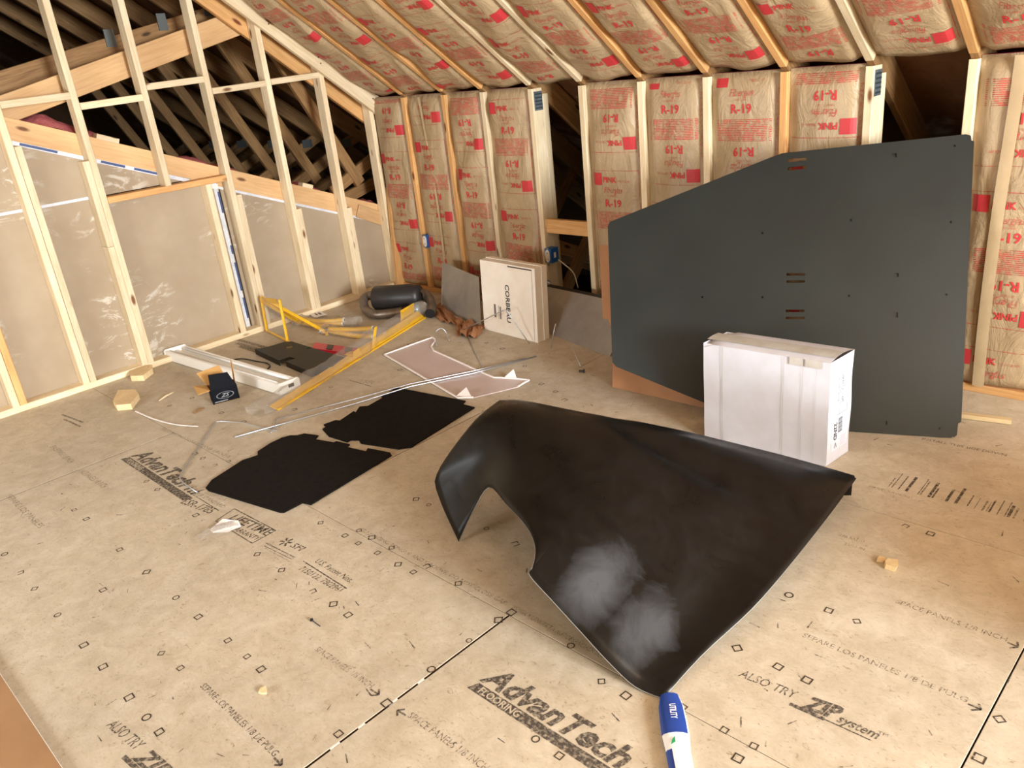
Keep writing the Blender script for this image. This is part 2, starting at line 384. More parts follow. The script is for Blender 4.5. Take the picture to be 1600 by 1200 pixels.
# roof deck above everything (seen through the open bays and behind the stud wall)
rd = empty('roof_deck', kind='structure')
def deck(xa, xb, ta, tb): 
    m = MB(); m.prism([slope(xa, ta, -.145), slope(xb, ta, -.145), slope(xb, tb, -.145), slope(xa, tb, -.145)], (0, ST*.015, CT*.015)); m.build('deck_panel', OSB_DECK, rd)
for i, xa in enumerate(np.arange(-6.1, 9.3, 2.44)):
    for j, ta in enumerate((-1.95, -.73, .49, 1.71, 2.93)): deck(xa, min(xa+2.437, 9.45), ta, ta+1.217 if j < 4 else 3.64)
# outer walls out of frame
wf = empty('wall_front', kind='structure'); m = MB()
for x0_, x1_, z0_, z1_ in ((0, QX0, 0, H+.05), (QX1, GABLE_X, 0, H+.05), (QX0, QX1, 0, QZ0), (QX0, QX1, QZ1, H+.05)): m.box(x0_, x1_, -5.86, -5.8, z0_, z1_)
m.build('kraft_facing', KRAFT, wf)
m = MB(); m.box(-.09, 0, -5.86, -3.3, 0, 2.6); m.build('drywall_panel', DRYW, wf)
wr = empty('wall_right', kind='structure')
m = MB(); X1 = GABLE_X; X2 = GABLE_X+.14
for y0, y1, z0, z1 in ((-5.86, WY0, -.3, 4), (WY1, 2.2, -.3, 4), (WY0, WY1, -.3, WZ0), (WY0, WY1, WZ1, 4)): m.box(X1, X2, y0, y1, z0, z1)
m.build('kraft_facing', KRAFT, wr)
w1 = empty('window_1', (GABLE_X+.1, (WY0+WY1)/2, WZ0), kind='structure')
m = MB(); a, b = .05, .05
m.box(X1+.06, X1+.12, WY0, WY0+a, WZ0, WZ1); m.box(X1+.06, X1+.12, WY1-a, WY1, WZ0, WZ1); m.box(X1+.06, X1+.12, WY0+a, WY1-a, WZ0, WZ0+a); m.box(X1+.06, X1+.12, WY0+a, WY1-a, WZ1-a, WZ1)
m.box(X1+.07, X1+.11, (WY0+WY1)/2-.02, (WY0+WY1)/2+.02, WZ0+a, WZ1-a)
m.build('window_frame', WHITE, w1)

w2 = empty('added_window', ((QX0+QX1)/2, -5.83, QZ0), kind='structure'); m = MB()  # added window, unseen, goes with the extra daylight
m.box(QX0, QX0+.05, -5.85, -5.81, QZ0, QZ1); m.box(QX1-.05, QX1, -5.85, -5.81, QZ0, QZ1); m.box(QX0+.05, QX1-.05, -5.85, -5.81, QZ0, QZ0+.05); m.box(QX0+.05, QX1-.05, -5.85, -5.81, QZ1-.05, QZ1); m.box((QX0+QX1)/2-.02, (QX0+QX1)/2+.02, -5.85, -5.81, QZ0+.05, QZ1-.05)
m.build('window_frame', WHITE, w2)
# ================================================================== LEFT: STUD PARTITION
wl = empty('wall_left', kind='structure')
XB = -.0445   # centre depth of a 2x4 stud
RK = lambda y: 1.378-(y-.02)*.78      # underside of the sloped plate on this wall
def vstud(y, z0, z1, mat=PINE, name='stud'): return board(name, (XB, y-SW/2, z0), (XB, y-SW/2, z1), .089, SW, mat, wl)
YS = {'z': -3.22, '0': -2.80, 'a': -2.404, 'b': -2.002, 'c': -1.60, 'd': -1.192, 'e': -.768, 'f': -.350, 'g': .026}
for k, y in YS.items():
    if k == 'c': continue
    vstud(y, .038, min(RK(y-SW), 2.9)-.003)
vstud(YS['c'], 1.085, RK(YS['c'])-.01, name='cripple_stud')
BZ = lambda y: .50-(y-.021)*.3975     # lower edge of the sloped beam behind
vstud(YS['0']+.04, .038, 1.50, name='short_stud', mat=PINE_O); vstud(YS['a']+.04, .038, BZ(-2.38)-.02, name='short_stud')
vstud(YS['b']-.0385, .038, .80, name='short_stud'); vstud(YS['b']-.0385, .802, BZ(-2.05)-.02, name='short_stud')
vstud(-1.345, .038, 1.048, name='trimmer_stud')
for k, dz in (('d', .02), ('e', .03), ('f', -.06)): vstud(YS[k]+.0385, .038, BZ(YS[k]+.04)+.0-dz, name='short_stud')
board('header', (XB, YS['b']+.001, 1.067), (XB, YS['d']-SW-.001, 1.067), .089, SW, PINE_O, wl)
board('bottom_plate', (XB, -3.3, .019), (XB, .02, .019), .089, SW, PINE, wl)
ks = ['z', '0', 'a', 'b', 'c', 'd', 'e', 'f']
for (a, b), z in zip([('0', 'a'), ('a', 'b'), ('b', 'c'), ('c', 'd'), ('d', 'e'), ('e', 'f')], (1.70, 1.653, 1.60, 1.665, 1.60, 1.615)):
    board('blocking', (XB, YS[a]+.001, z), (XB, YS[b]-SW-.001, z+.01), .089, SW, PINE, wl)
# sloped plate nailed on the face
p0, p1 = A3((.0195, .11, RK(.11)+.018)), A3((.0195, -1.90, RK(-1.90)+.018))
board('rake_plate', p0, p1, .118, .038, PINE, wl, side=(0, 1, 1))
board('rake_chord', (-.115, .1, RK(.1)-.055), (-.115, -1.9, RK(-1.9)-.055), .12, .038, PINE_O, wl, side=(0, 1, 1))
# nail heads on the rake plate
m = MB()
for t in (.03, .05, .25, .42, .60, .8):
    c = p0+(p1-p0)*t; m.tube([c+A3((.018, 0, .02)), c+A3((.0205, 0, .02))], .005, 8); m.tube([c+A3((.018, .01, -.02)), c+A3((.0205, .01, -.02))], .005, 8)
m.build('nail_heads', plain('nail_dark', lin(60, 54, 50), .5, .5), wl)
# corner board in front of the last stud
board('corner_board', (.05, -.012, .0), (.035, .058, .775), .04, .089, PINE_O, wl, side=(1, 0, .05))
# drywall on the far side
def dry(pts): m = MB(); m.prism([(-.1025, y, z) for y, z in pts], (.0125, 0, 0)); return m.build('drywall_panel', DRYW, wl)
dry([(-3.3, .0), (-1.262, .0), (-1.262, 1.085), (-3.3, 1.085)])
dry([(-3.3, 1.091), (-1.42, 1.091), (-1.9, BZ(-1.9)), (-2.38, BZ(-2.38)), (-3.3, BZ(-3.3))])
dry([(-1.252, 0), (.03, 0), (.03, BZ(.03)), (-1.252, BZ(-1.252))])
# white paper edges and printed tape of the sheets
def strip(y0, z0, y1, z1, h, mat, x=-.088, name='edge_tape'):
    m = MB(); d = unit((0, y1-y0, z1-z0)); n = A3((0, -d[2], d[1]))
    a, b = A3((x, y0, z0)), A3((x, y1, z1)); m.prism([a, b, b+n*h, a+n*h], (.0012, 0, 0)); return m.build(name, mat, wl)
strip(-3.3, 1.084, -1.98, 1.084, .016, WHITE_TAPE, -.0895)
strip(.03, BZ(.03)-.012, -1.40, BZ(-1.40)-.012, -.016, WHITE_TAPE, -.0895)
strip(-1.45, BZ(-1.45)-.012, -2.40, BZ(-2.40)-.012, -.022, WHITE_TAPE, -.0895)
for a, b in ((-2.35, -2.17), (-1.95, -1.82), (-1.77, -1.63)): strip(b, BZ(b)-.006, a, BZ(a)-.006, -.014, BLUE_TAPE, -.0882)
strip(-1.268, .04, -1.268, 1.04, .028, WHITE_TAPE, -.0895)
for a, b in ((.84, .98), (.30, .5), (.56, .62), (.1, .25)): strip(-1.264, a, -1.264, b, .012, BLUE_TAPE, -.0882)
strip(-1.345, 1.045, -1.26, 1.03, -.03, WHITE, -.0880, 'torn_paper')
# sloped beam behind, with packing offcut and pink insulation over it
b0, b1 = A3((-.111, .035, BZ(.035)+.065)), A3((-.111, -3.3, BZ(-3.3)+.065))
board('sloped_beam', b0, b1, .14, .038, LVL, wl, side=(0, 1, 1))
board('sloped_beam', (-.09, .06, BZ(.06)+.02), (-.09, -.21, BZ(-.21)+.05), .10, .02, LVL, wl, side=(0, 1, 1))
def topz(y): return BZ(y)+.135
for y, L_ in ((-1.93, .12), (-.63, .08)): board('offcut', (-.12, y, topz(y)+.018), (-.12, y+L_, topz(y+L_)+.018), .06, .03, PINE, wl)
m = MB(); rg = random.Random(4); P = []
ys = np.linspace(-3.2, .03, 90)
for j in range(7):
    row = []
    for i, y in enumerate(ys):
        hh = .05+.022*math.sin(y*9)+.015*math.sin(y*23+1)+rg.uniform(-.007, .007)
        if y < -2.0: hh += .05*math.exp(-((y+2.12)/.12)**2)+.02
        a = j/6; row.append((-.135-.30*a, y, topz(y)-.03+hh*math.sin(.35+a*2.2)+rg.uniform(-.006, .006)))
    P.append(row)
m.grid(P); m.build('pink_insulation', PINK, wl, True)
# ---- the attic beyond: trusses in a row
GP = plain('truss_plate', lin(96, 100, 98), .5, .5)
def truss(x, i):
    t = empty('roof_truss', (x, 0, .8), kind=None)
    tag(t, ['nearest roof truss in the dark attic behind the stud wall', 'second roof truss back in the dark attic behind the stud wall', 'third roof truss back in the dark attic behind the stud wall', 'fourth roof truss back in the dark attic behind the stud wall', 'fifth roof truss back in the dark attic behind the stud wall', 'sixth roof truss back in the dark attic behind the stud wall', 'farthest roof truss in the dark attic behind the stud wall'][i], 'roof truss', 'trusses in the attic')
    board('top_chord', slope(x, -1.5, -.075), slope(x, 3.3, -.075), SW, .13, PINE_D, t)
    board('web', (x+.005, -.62, 2.02), (x+.005, .02, .80), SW, .089, PINE_D, t)
    board('bottom_chord', (x-.002, -.25, .78), (x-.002, .95, 1.30 if i else 1.28), SW, .089, PINE_D, t)
    board('web', (x-.035, -.15, .70), (x-.035, 1.0, .95), SW, .089, PINE_D, t)
    for yy, zz in ((.36, 1.06), (-.6, 1.98)):
        m = MB(); m.box(x+.022, x+.024, yy-.05, yy+.05, zz-.035, zz+.035); m.build('connector_plate', GP, t)
for i in range(7): truss(-.33-.61*i, i)
tb = empty('attic_beam', (-.2, -1.5, 1.8), 'long sloping orange beam crossing behind the tall left studs', 'beam')
q0, q1 = PX(10, 170, -.17), PX(383, 31, -.17); board('beam_ply', q0+(q0-q1)*.35, q1, .145, .038, LVL, tb, side=(0, -.3, 1))
r0, r1 = PX(10, 128, -.40), PX(383, 10, -.40); board('beam_ply', r0+(r0-r1)*.35, r1, .13, .09, PINE_D, tb, side=(0, -.3, 1))
bs = (r1-r0)/(r1-r0)[1]
for y in (-.92, -1.25, -1.6):
    m = MB(); z = float((r0+bs*(y-r0[1]))[2])+.06; m.box(-.352, -.344, y-.03, y+.03, z-.05, z+.05); m.build('metal_clip', GP, tb)
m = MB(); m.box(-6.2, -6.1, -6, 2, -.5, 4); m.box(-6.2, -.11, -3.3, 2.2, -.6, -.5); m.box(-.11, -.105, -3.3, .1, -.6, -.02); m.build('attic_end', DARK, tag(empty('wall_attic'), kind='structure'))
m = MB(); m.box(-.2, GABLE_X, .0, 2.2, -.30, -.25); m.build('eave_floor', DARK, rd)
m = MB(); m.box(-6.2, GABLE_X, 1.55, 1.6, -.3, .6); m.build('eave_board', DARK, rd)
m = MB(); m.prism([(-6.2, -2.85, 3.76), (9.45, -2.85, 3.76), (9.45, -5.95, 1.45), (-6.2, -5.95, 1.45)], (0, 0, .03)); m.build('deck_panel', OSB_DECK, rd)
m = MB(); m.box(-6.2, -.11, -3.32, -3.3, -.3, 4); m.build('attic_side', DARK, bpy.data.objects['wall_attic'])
# diagonal truss members behind the knee wall
for k in (2, 3, 7, 8):
    x = SX[k]+SW/2
    board('eave_web', (x-.02, .12, .02), (x-.02, .85, .78), SW, .089, PINE_D, rd)
    board('eave_web', (x-.06, 1.1, .0), (x-.06, .16, .42), SW, .089, PINE_D, rd)
# ================================================================== FLOOR PRINT
from mathutils.geometry import tessellate_polygon
fp = MB()
def stamp(s, a, b, h, mi=0, bold=0., shear=0., z=.0006, fixh=None):
    A, B = F(*a), F(*b); d = unit(B-A); n = A3((-d[1], d[0], 0)); L = float(np.linalg.norm(B-A))
    v, f = T2(s, 0, 0, h, L, bold, shear); fp.add([A+d*p[0]+n*p[1]+A3((0, 0, z)) for p in v], f, mi)
def fline(a, b, w, mi=0, z=.0006):
    A, B = F(*a), F(*b); d = unit(B-A); n = A3((-d[1], d[0], 0)); fp.add([A-n*w/2+A3((0, 0, z)), B-n*w/2+A3((0, 0, z)), B+n*w/2+A3((0, 0, z)), A+n*w/2+A3((0, 0, z))], [(0, 1, 2, 3)], mi)
def wbox(x0, y0, x1, y1, mi=0, z=.0005): fp.add([(x0, y0, z), (x1, y0, z), (x1, y1, z), (x0, y1, z)], [(0, 1, 2, 3)], mi)
def logo(x, y, L):
    k = L/.49
    v, f = T2('AdvanTech', 0, 0, .066*k, L, .035, .28); fp.add([(x+p[0], y+p[1]*1.05, .0006) for p in v], f, 0)
    # flame strokes after the word
    for dx, hh in ((.52, .05), (.548, .035), (.576, .055)):
        q = [(-.008, 0), (.004, -.004), (.010, .012), (.014, hh), (.002, hh*.55)]
        fp.add([(x+(dx+a)*k, y+b*k, .0006) for a, b in q], [tuple(range(5))], 0)
    # bar with the word FLOORING knocked out as pale letters
    y0, y1 = y-.043*k, y-.010*k; fp.add([(x-.005*k, y0, .0006), (x+.60*k, y0, .0006), (x+.615*k, y1, .0006), (x+.01*k, y1, .0006)], [(0, 1, 2, 3)], 0)
    v, f = T2('FLOORING', 0, 0, .022*k, .15*k, .02); fp.add([(x+.03*k+p[0], y0+.006*k+p[1], .0011) for p in v], f, 2)
logo(3.715, -2.655, .50); logo(1.224, -2.655, .56)
stamp('ESR-1785', (281, 786), (327, 803), .042, 0, .01, .1)
stamp('PRODUCT TO A', (318, 771), (349, 783), .022, 1); stamp('FIBER STANDARD', (300, 770), (347, 794), .020, 1); fline((292, 767), (342, 798), .004)
LB = [(366, 795), (431, 829), (394, 849), (337, 814)]
for i in range(4): fline(LB[i], LB[(i+1) % 4], .005)
stamp('LIFETIME', (356, 811), (417, 838), .044, 0, .015, .15); stamp('WARRANTY', (357, 825), (401, 845), .024, 0, .01, .15)
stamp('SFI', (452, 854), (469, 862), .03, 0, .01, .2); stamp('CERTIFIED SOURCING', (417, 851), (458, 873), .010, 1); stamp('www.sfiprogram.org', (413, 857), (452, 878), .008, 1); fline((416, 849), (461, 871), .003); fline((413, 853), (456, 874), .003)
c = F(447, 847)
for i in range(6):
    a = i*1.047+.4; fp.add([c+A3((.006*math.cos(a-.5), .006*math.sin(a-.5), .0006)), c+A3((.026*math.cos(a-.25), .026*math.sin(a-.25), .0006)), c+A3((.030*math.cos(a+.1), .030*math.sin(a+.1), .0006)), c+A3((.010*math.cos(a+.5), .010*math.sin(a+.5), .0006))], [(0, 1, 2, 3)], 0)
stamp('U.S. Patent Nos.', (491, 878), (546, 911), .026, 0, .005, .1); fline((474, 877), (542, 920), .005); stamp('7150122. 7802961', (466, 890), (529, 926), .026, 0, .005, .1)
ARR = lambda a, b: (fline(a, b, .006), [fline(b, (b[0]-(b[0]-a[0])*.45+q*6, b[1]-(b[1]-a[1])*.45-q*5), .006) for q in (-1, 1)])
stamp('SPACE PANELS 1/8 INCH', (491, 1016), (578, 1076), .020, 1); ARR((579, 1077), (592, 1086))
stamp('SPACE PANELS 1/8 INCH', (636, 1120), (757, 1206), .022, 1, .01); ARR((634, 1118), (621, 1110))
stamp('SEPARE LOS PANELES 1/8 DE PULG', (312, 1073), (427, 1183), .020, 0); ARR((428, 1184), (440, 1196))
stamp('ALSO TRY', (165, 1134), (212, 1174), .032, 0, 0, .2); stamp('ZIP', (206, 1184), (248, 1222), .045, 0, .04, .3); fline((193, 1182), (240, 1226), .014)
stamp('ALSO TRY', (1153, 1056), (1242, 1093), .030, 0, 0, .2); stamp('ZIP', (1250, 1104), (1312, 1126), .046, 0, .05, .35); stamp('system', (1306, 1127), (1371, 1156), .030, 0, .015, .3); stamp('TM', (1371, 1146), (1387, 1152), .010)
fline((1234, 1100), (1288, 1124), .012); fline((1288, 1124), (1363, 1158), .004)
stamp('SEPARE LOS PANELES 1/8 DE PULG', (1253, 995), (1510, 1098), .020, 1); ARR((1512, 1100), (1533, 1109))
stamp('SPACE PANELS 1/8 INCH', (1399, 942), (1572, 1003), .020, 1); ARR((1574, 1004), (1591, 1011))
stamp('SELF SPACING TONGUE AND GROOVE. DO NOT CLOSE GAP.', (560, 828), (790, 946), .018, 1); stamp('ESPIGA Y LENGUETA AUTOESPACIADORA', (799, 951), (940, 1029), .018, 1)
stamp('SPACE PANELS 1/8 INCH', (77, 699), (108, 724), .030, 1); stamp('SPACE PANELS 1/8 INCH', (120, 736), (160, 763), .030, 1); stamp('SEPARE LOS PANELES', (9, 776), (60, 826), .026, 1); stamp('SELF SPACING TONGUE AND GROOVE', (250, 671), (357, 716), .02, 1)
stamp('INSTALL THIS SIDE DOWN', (1440, 687), (1572, 713), .020, 0); stamp('FOR SUBFLOOR USE ONLY', (1357, 761), (1425, 780), .014, 1)
stamp('APA RATED', (1310, 838), (1350, 848), .016, 1); stamp('23/32 IN.', (1318, 851), (1352, 861), .014, 1)
stamp('SFI', (566, 598), (580, 600), .035, 1); fline((546, 594), (580, 604), .008, 1)
for q0, q1 in (((372, 531), (425, 546)), ((370, 536), (422, 551)), ((374, 541), (417, 554))): fline(q0, q1, .035, 1)
for q0, q1 in (((97, 648), (130, 660)), ((100, 655), (126, 667))): fline(q0, q1, .012, 1)
# bar code on the right
rg = random.Random(3); A, B = F(1390, 757), F(1625, 816); d = unit(B-A); n = A3((-d[1], d[0], 0)); s = 0; L = np.linalg.norm(B-A)
while s < L:
    w = rg.choice([.003, .004, .006, .010]); p = A+d*s
    if rg.random() < .72: hh = rg.uniform(.07, .13); fp.add([p-n*.02+A3((0, 0, .0006)), p+d*w-n*.02+A3((0, 0, .0006)), p+d*w+n*(hh-.02)+A3((0, 0, .0006)), p+n*(hh-.02)+A3((0, 0, .0006))], [(0, 1, 2, 3)], 0 if rg.random() < .7 else 1)
    s += w+rg.choice([.004, .008, .02])
# fastener marks: outlined squares, diamonds and circles
MK = [(7, 866), (32, 895), (54, 920), (90, 961), (187, 859), (229, 894), (161, 922), (275, 934), (310, 964), (116, 797), (135, 811), (246, 765), (229, 752), (306, 805), (317, 716), (336, 727), (357, 721), (305, 709),
      (131, 1008), (161, 1042), (202, 1090), (229, 1121), (249, 1144), (356, 1001), (252, 1021), (282, 1044), (386, 1026), (408, 1046), (501, 817), (539, 837), (561, 829), (581, 840), (612, 856), (590, 864), (622, 882), (646, 894), (667, 885), (670, 789), (650, 780), (402, 866), (440, 891), (489, 924), (521, 944), (544, 961),
      (604, 1099), (674, 1046), (733, 1001), (779, 969), (529, 1147), (716, 912), (799, 957), (892, 1009), (940, 1065), (978, 1087), (837, 1155), (874, 1181), (1067, 1105), (1233, 930), (1295, 954), (1339, 971), (1152, 1013), (1216, 1042), (1261, 1063), (1132, 1141), (1178, 1166), (1153, 1185), (1562, 1124), (1530, 1185), (1415, 822), (1454, 834),
      (265, 634), (346, 645), (300, 622), (381, 659), (488, 601), (592, 633), (640, 538), (760, 536), (785, 545), (653, 546), (820, 572), (804, 588), (868, 612), (846, 600), (882, 625), (760, 826), (560, 849), (805, 850), (840, 905), (500, 588), (625, 578), (720, 570), (460, 640), (517, 605), (540, 655)]
rg = random.Random(11)
for i, q in enumerate(MK):
    c = F(*q); kind = rg.choice('ssdcdsx'); r = rg.uniform(.014, .020); n = 12 if kind == 'c' else 4; r *= .72 if kind == 'c' else 1; a0 = {'s': .785, 'd': 0., 'c': 0, 'x': .5}[kind]+rg.uniform(-.1, .1)
    for k in range(n):
        if kind == 'x' and k == 2: continue
        a, b = a0+2*math.pi*k/n, a0+2*math.pi*(k+1)/n; w = .70
        fp.add([c+A3((ra*math.cos(t), ra*math.sin(t), .0007)) for ra, t in ((r, a), (r, b), (r*w, b), (r*w, a))], [(0, 1, 2, 3)], 3)
for i in range(260):   # scuffs and ink specks
    c = A3((rg.uniform(1.2, 5.2), rg.uniform(-3.5, -.4), .0007)); a = rg.uniform(0, 3.14); L = rg.uniform(.005, .02); w = rg.uniform(.0012, .0028)
    d = A3((math.cos(a), math.sin(a), 0)); n = A3((-d[1], d[0], 0)); fp.add([c-d*L-n*w, c+d*L-n*w*.4, c+d*L+n*w*.5, c-d*L+n*w], [(0, 1, 2, 3)], rg.choice([0, 1]))
fp.build('printed_stamps', [INK, INK_L, OSB, INK_M], floor)

# ================================================================== THINGS
def poly_sheet(m, loops, N, th, mi=0):
    """flat sheet with holes: loops of 3d points, thickness along N"""
    N = A3(N); loops = [[A3(p) for p in l] for l in loops]; tri = tessellate_polygon([[Vector(p) for p in l] for l in loops]); P = [p for l in loops for p in l]; n = len(P)
    nn = np.cross(P[tri[0][1]]-P[tri[0][0]], P[tri[0][2]]-P[tri[0][0]])
    fs = [tuple(t) for t in tri]; fs = fs if nn@N > 0 else [t[::-1] for t in fs]
    m.add([p+N*th for p in P]+P, fs+[tuple(n+i for i in t[::-1]) for t in fs], mi)
    b = 0
    for l in loops:
        k = len(l); m.add([p+N*th for p in l]+l, [(i, (i+1) % k, k+(i+1) % k, k+i) for i in range(k)], mi); b += k
UPZ = (0, 0, 1)
# ---- black fender
def gelcoat():
    t = NT('black_gelcoat'); v = t.coord(); n = t.noise(v, 7, 6, .7, .8)
    tc = t.n('ShaderNodeTexCoord')
    def spot(c, r):
        mp = t.n('ShaderNodeMapping'); mp.inputs['Location'].default_value = [-c[i]/r[i] for i in range(3)]; mp.inputs['Scale'].default_value = (1/r[0], 1/r[1], 1/r[2])
        t.l(tc.outputs['Object'], mp.inputs['Vector']); ln = t.n('ShaderNodeVectorMath', operation='LENGTH'); t.l(mp.outputs[0], ln.inputs[0])
        ad = t.n('ShaderNodeMath', operation='MULTIPLY_ADD'); ad.inputs[1].default_value = 1.5; t.l(n, ad.inputs[0]); t.l(ln.outputs['Value'], ad.inputs[2]); return ad.outputs[0]
    e = spot(DUST1, (.085, .16, .2)); mr = t.n('ShaderNodeMapRange'); mr.inputs[1].default_value = 1.9; mr.inputs[2].default_value = 1.1; mr.inputs[3].default_value = 0; mr.inputs[4].default_value = .62; t.l(e, mr.inputs[0])
    e2 = spot(DUST2, (.09, .14, .2)); mr2 = t.n('ShaderNodeMapRange'); mr2.inputs[1].default_value = 1.8; mr2.inputs[2].default_value = 1.2; mr2.inputs[3].default_value = 0; mr2.inputs[4].default_value = .45; t.l(e2, mr2.inputs[0])
    mx = t.n('ShaderNodeMath', operation='MAXIMUM'); t.l(mr.outputs[0], mx.inputs[0]); t.l(mr2.outputs[0], mx.inputs[1])
    base = t.ramp(n, [(.4, lin(10, 8, 7)), (.75, lin(20, 17, 15))])
    t.col(t.mix(mx.outputs[0], base, lin(88, 90, 94))); ro = t.ramp(n, [(.35, (.26,)*3+(1,)), (.7, (.45,)*3+(1,))]); t.l(ro, t.b.inputs['Roughness']); t.b.inputs['Specular IOR Level'].default_value = .3
    return t.m
DUST1 = F(930, 885, .24); DUST2 = F(1010, 950, .16)
GEL = gelcoat(); GELEDGE = plain('fibreglass_edge', lin(150, 148, 142), .6)
Rg = [(778, 628, .42), (800, 627, .43), (830, 631, .43), (870, 639, .42), (905, 646, .405), (935, 651, .39), (965, 656, .375), (995, 661, .36), (1030, 669, .34), (1080, 680, .305), (1150, 697, .25), (1230, 717, .19), (1290, 734, .15), (1338, 748, .115)]
Bt = [(717, 846, .003), (740, 798, .13), (764, 762, .25), (791, 788, .28), (820, 820, .285), (834, 846, .275), (836, 868, .26), (831, 888, .245), (828, 900, .235), (862, 938, .19), (905, 985, .13), (950, 1034, .07), (992, 1073, .015), (1036, 1092, .003)]
C0 = [(778, 628, .42), (739, 661, .385), (684, 738, .21), (686, 776, .12), (717, 846, .003)]
C9 = [(1338, 748, .115), (1272, 836, .10), (1185, 941, .07), (1097, 1024, .03), (1036, 1092, .003)]
def resample(pts, n):
    sp = smooth_pts(pts, 12); d = [0.]
    for i in range(len(sp)-1): d.append(d[-1]+float(np.linalg.norm(sp[i+1]-sp[i])))
    return [A3([np.interp(t, d, [p[k] for p in sp]) for k in range(3)]) for t in np.linspace(0, d[-1], n)]
NV = 22; R3 = [F(*q) for q in Rg]; B3 = [F(*q) for q in Bt]
cols = []; NC = len(Rg)
for j in range(NC):
    if j == 0: cols.append(resample([F(*q) for q in C0], NV)); continue
    if j == NC-1: cols.append(resample([F(*q) for q in C9], NV)); continue
    r, b = R3[j], B3[j]; t = unit(R3[min(j+1, NC-1)]-R3[j-1]); nrm = unit(np.cross(t, b-r)); nrm = nrm if nrm@A3((.3, -.6, .7)) > 0 else -nrm
    c = []; w = j/(NC-1)
    for i in range(NV):
        v = i/(NV-1); bl = .42*v*(1-v)**2*(.55+.45*math.sin(math.pi*w))
        if w > .45: bl -= .030*math.exp(-((v-.08-.45*(w-.45))/.065)**2)*math.sin((w-.45)/.55*math.pi)
        p = r+(b-r)*v+nrm*bl
        if j in (1, 2): p = p+(cols[0][i]-(R3[0]+(B3[0]-R3[0])*v))*(.5 if j == 1 else .15)
        c.append(p)
    cols.append(c)
bd = unit(np.cross((0, 0, 1), R3[-1]-R3[0])); bd = bd if bd[1] > 0 else -bd
full = []
for j, c in enumerate(cols):
    r = c[0]; k = min(1, max(0, (j/(NC-1)-.35)/.3))
    back = [r+bd*.075+A3((0, 0, -min(r[2]-.004, .16))), r+bd*.068+A3((0, 0, -.05)), r+bd*(.045)+A3((0, 0, -.022+.008*k)), r+bd*.02+A3((0, 0, -.004-.010*k))]
    full.append(back+c)
NU = (NC-1)*4+1; G = [[None]*len(full[0]) for _ in range(NU)]
for i in range(len(full[0])):
    sp = smooth_pts([full[j][i] for j in range(NC)], 4)
    for u in range(NU): G[u][i] = sp[u]
m = MB(); m.grid(G)
fen = m.build('car_fender', [GEL, GELEDGE], None, True)
sd = fen.modifiers.new('thickness', 'SOLIDIFY'); sd.thickness = .004; sd.offset = 0; sd.material_offset_rim = 1
tag(fen, 'large curved glossy black fender panel with wheel arch lying on the floor', 'fender')

# ---- leaning dark panels
P1, P2 = F(1335, 675), F(1490, 685); P3 = PY(1512, 211, -.03); NP = unit(np.cross(P2-P1, P3-P1)); NP = NP if NP[1] < 0 else -NP
pp = lambda x, y: PL(x, y, P1, NP)
def quad(x0, y0, x1, y1, s=0): return [pp(x0, y0+s), pp(x1, y0), pp(x1, y1), pp(x0, y1+s)]
outer = [pp(*q) for q in [(953, 347), (1205, 246), (1222, 240), (1504, 211), (1512, 213), (1513, 221), (1517, 222), (1497, 660), (1492, 663), (1490, 681), (1486, 685), (1210, 668), (1180, 664), (1100, 629), (963, 573), (957, 566), (950, 354)]]
outer = [p if p[2] > .002 else p*A3((1, 1, 0))+A3((0, 0, .002)) for p in outer]
holes = [quad(1231, 246, 1260, 251, 3), quad(1231, 259, 1260, 264, 3), quad(1229, 427, 1258, 431), quad(1229, 438, 1258, 442), quad(1228, 484, 1257, 488), quad(1228, 495, 1257, 499), quad(1396, 427, 1404, 433), quad(1394, 488, 1403, 496), quad(1393, 240, 1401, 246), quad(1379, 658, 1386, 664)]
holes += [quad(x, y, x+3, y+3) for x, y in ((1328, 343), (1484, 346), (1325, 461), (1477, 459), (1490, 227), (1190, 363), (1096, 463), (1190, 463), (1466, 668))]
def absmat():
    t = NT('dark_textured_abs'); v = t.coord(); n = t.noise(v, 300, 3, .6); big = t.noise(v, 3, 4); t.col(t.ramp(big, [(.3, lin(22, 27, 26)), (.7, lin(29, 34, 32))])); t.set(.40, 0, .45); t.bump(n, .25, .0008); return t.m
ABS = absmat()
m = MB(); poly_sheet(m, [outer]+holes, -NP, -.004)
tag(m.build('plastic_panel', ABS), 'tall dark grey plastic panel with cut corner and slots leaning on the insulated wall', 'panel')
off = -NP*.009+unit(P2-P1)*.012
m = MB(); poly_sheet(m, [[p+off+A3((0, 0, .004)) for p in outer]]+[[p+off+A3((0, 0, .0)) for p in h] for h in (quad(1226, 240, 1268, 270), quad(1224, 421, 1266, 448), quad(1222, 479, 1264, 505))], -NP, -.004)
pb = tag(m.build('plastic_panel', ABS), 'second dark grey panel showing only as an edge behind the tall slotted one', 'panel')
for h in (quad(1392, 423, 1408, 437), quad(1390, 484, 1407, 500), quad(1375, 654, 1390, 668)):  # white patches added behind the holes so these show white
    m = MB(); m.add([p-NP*.0048 for p in h], [(0, 1, 2, 3)]); m.build('white_patch', WHITE, pb)
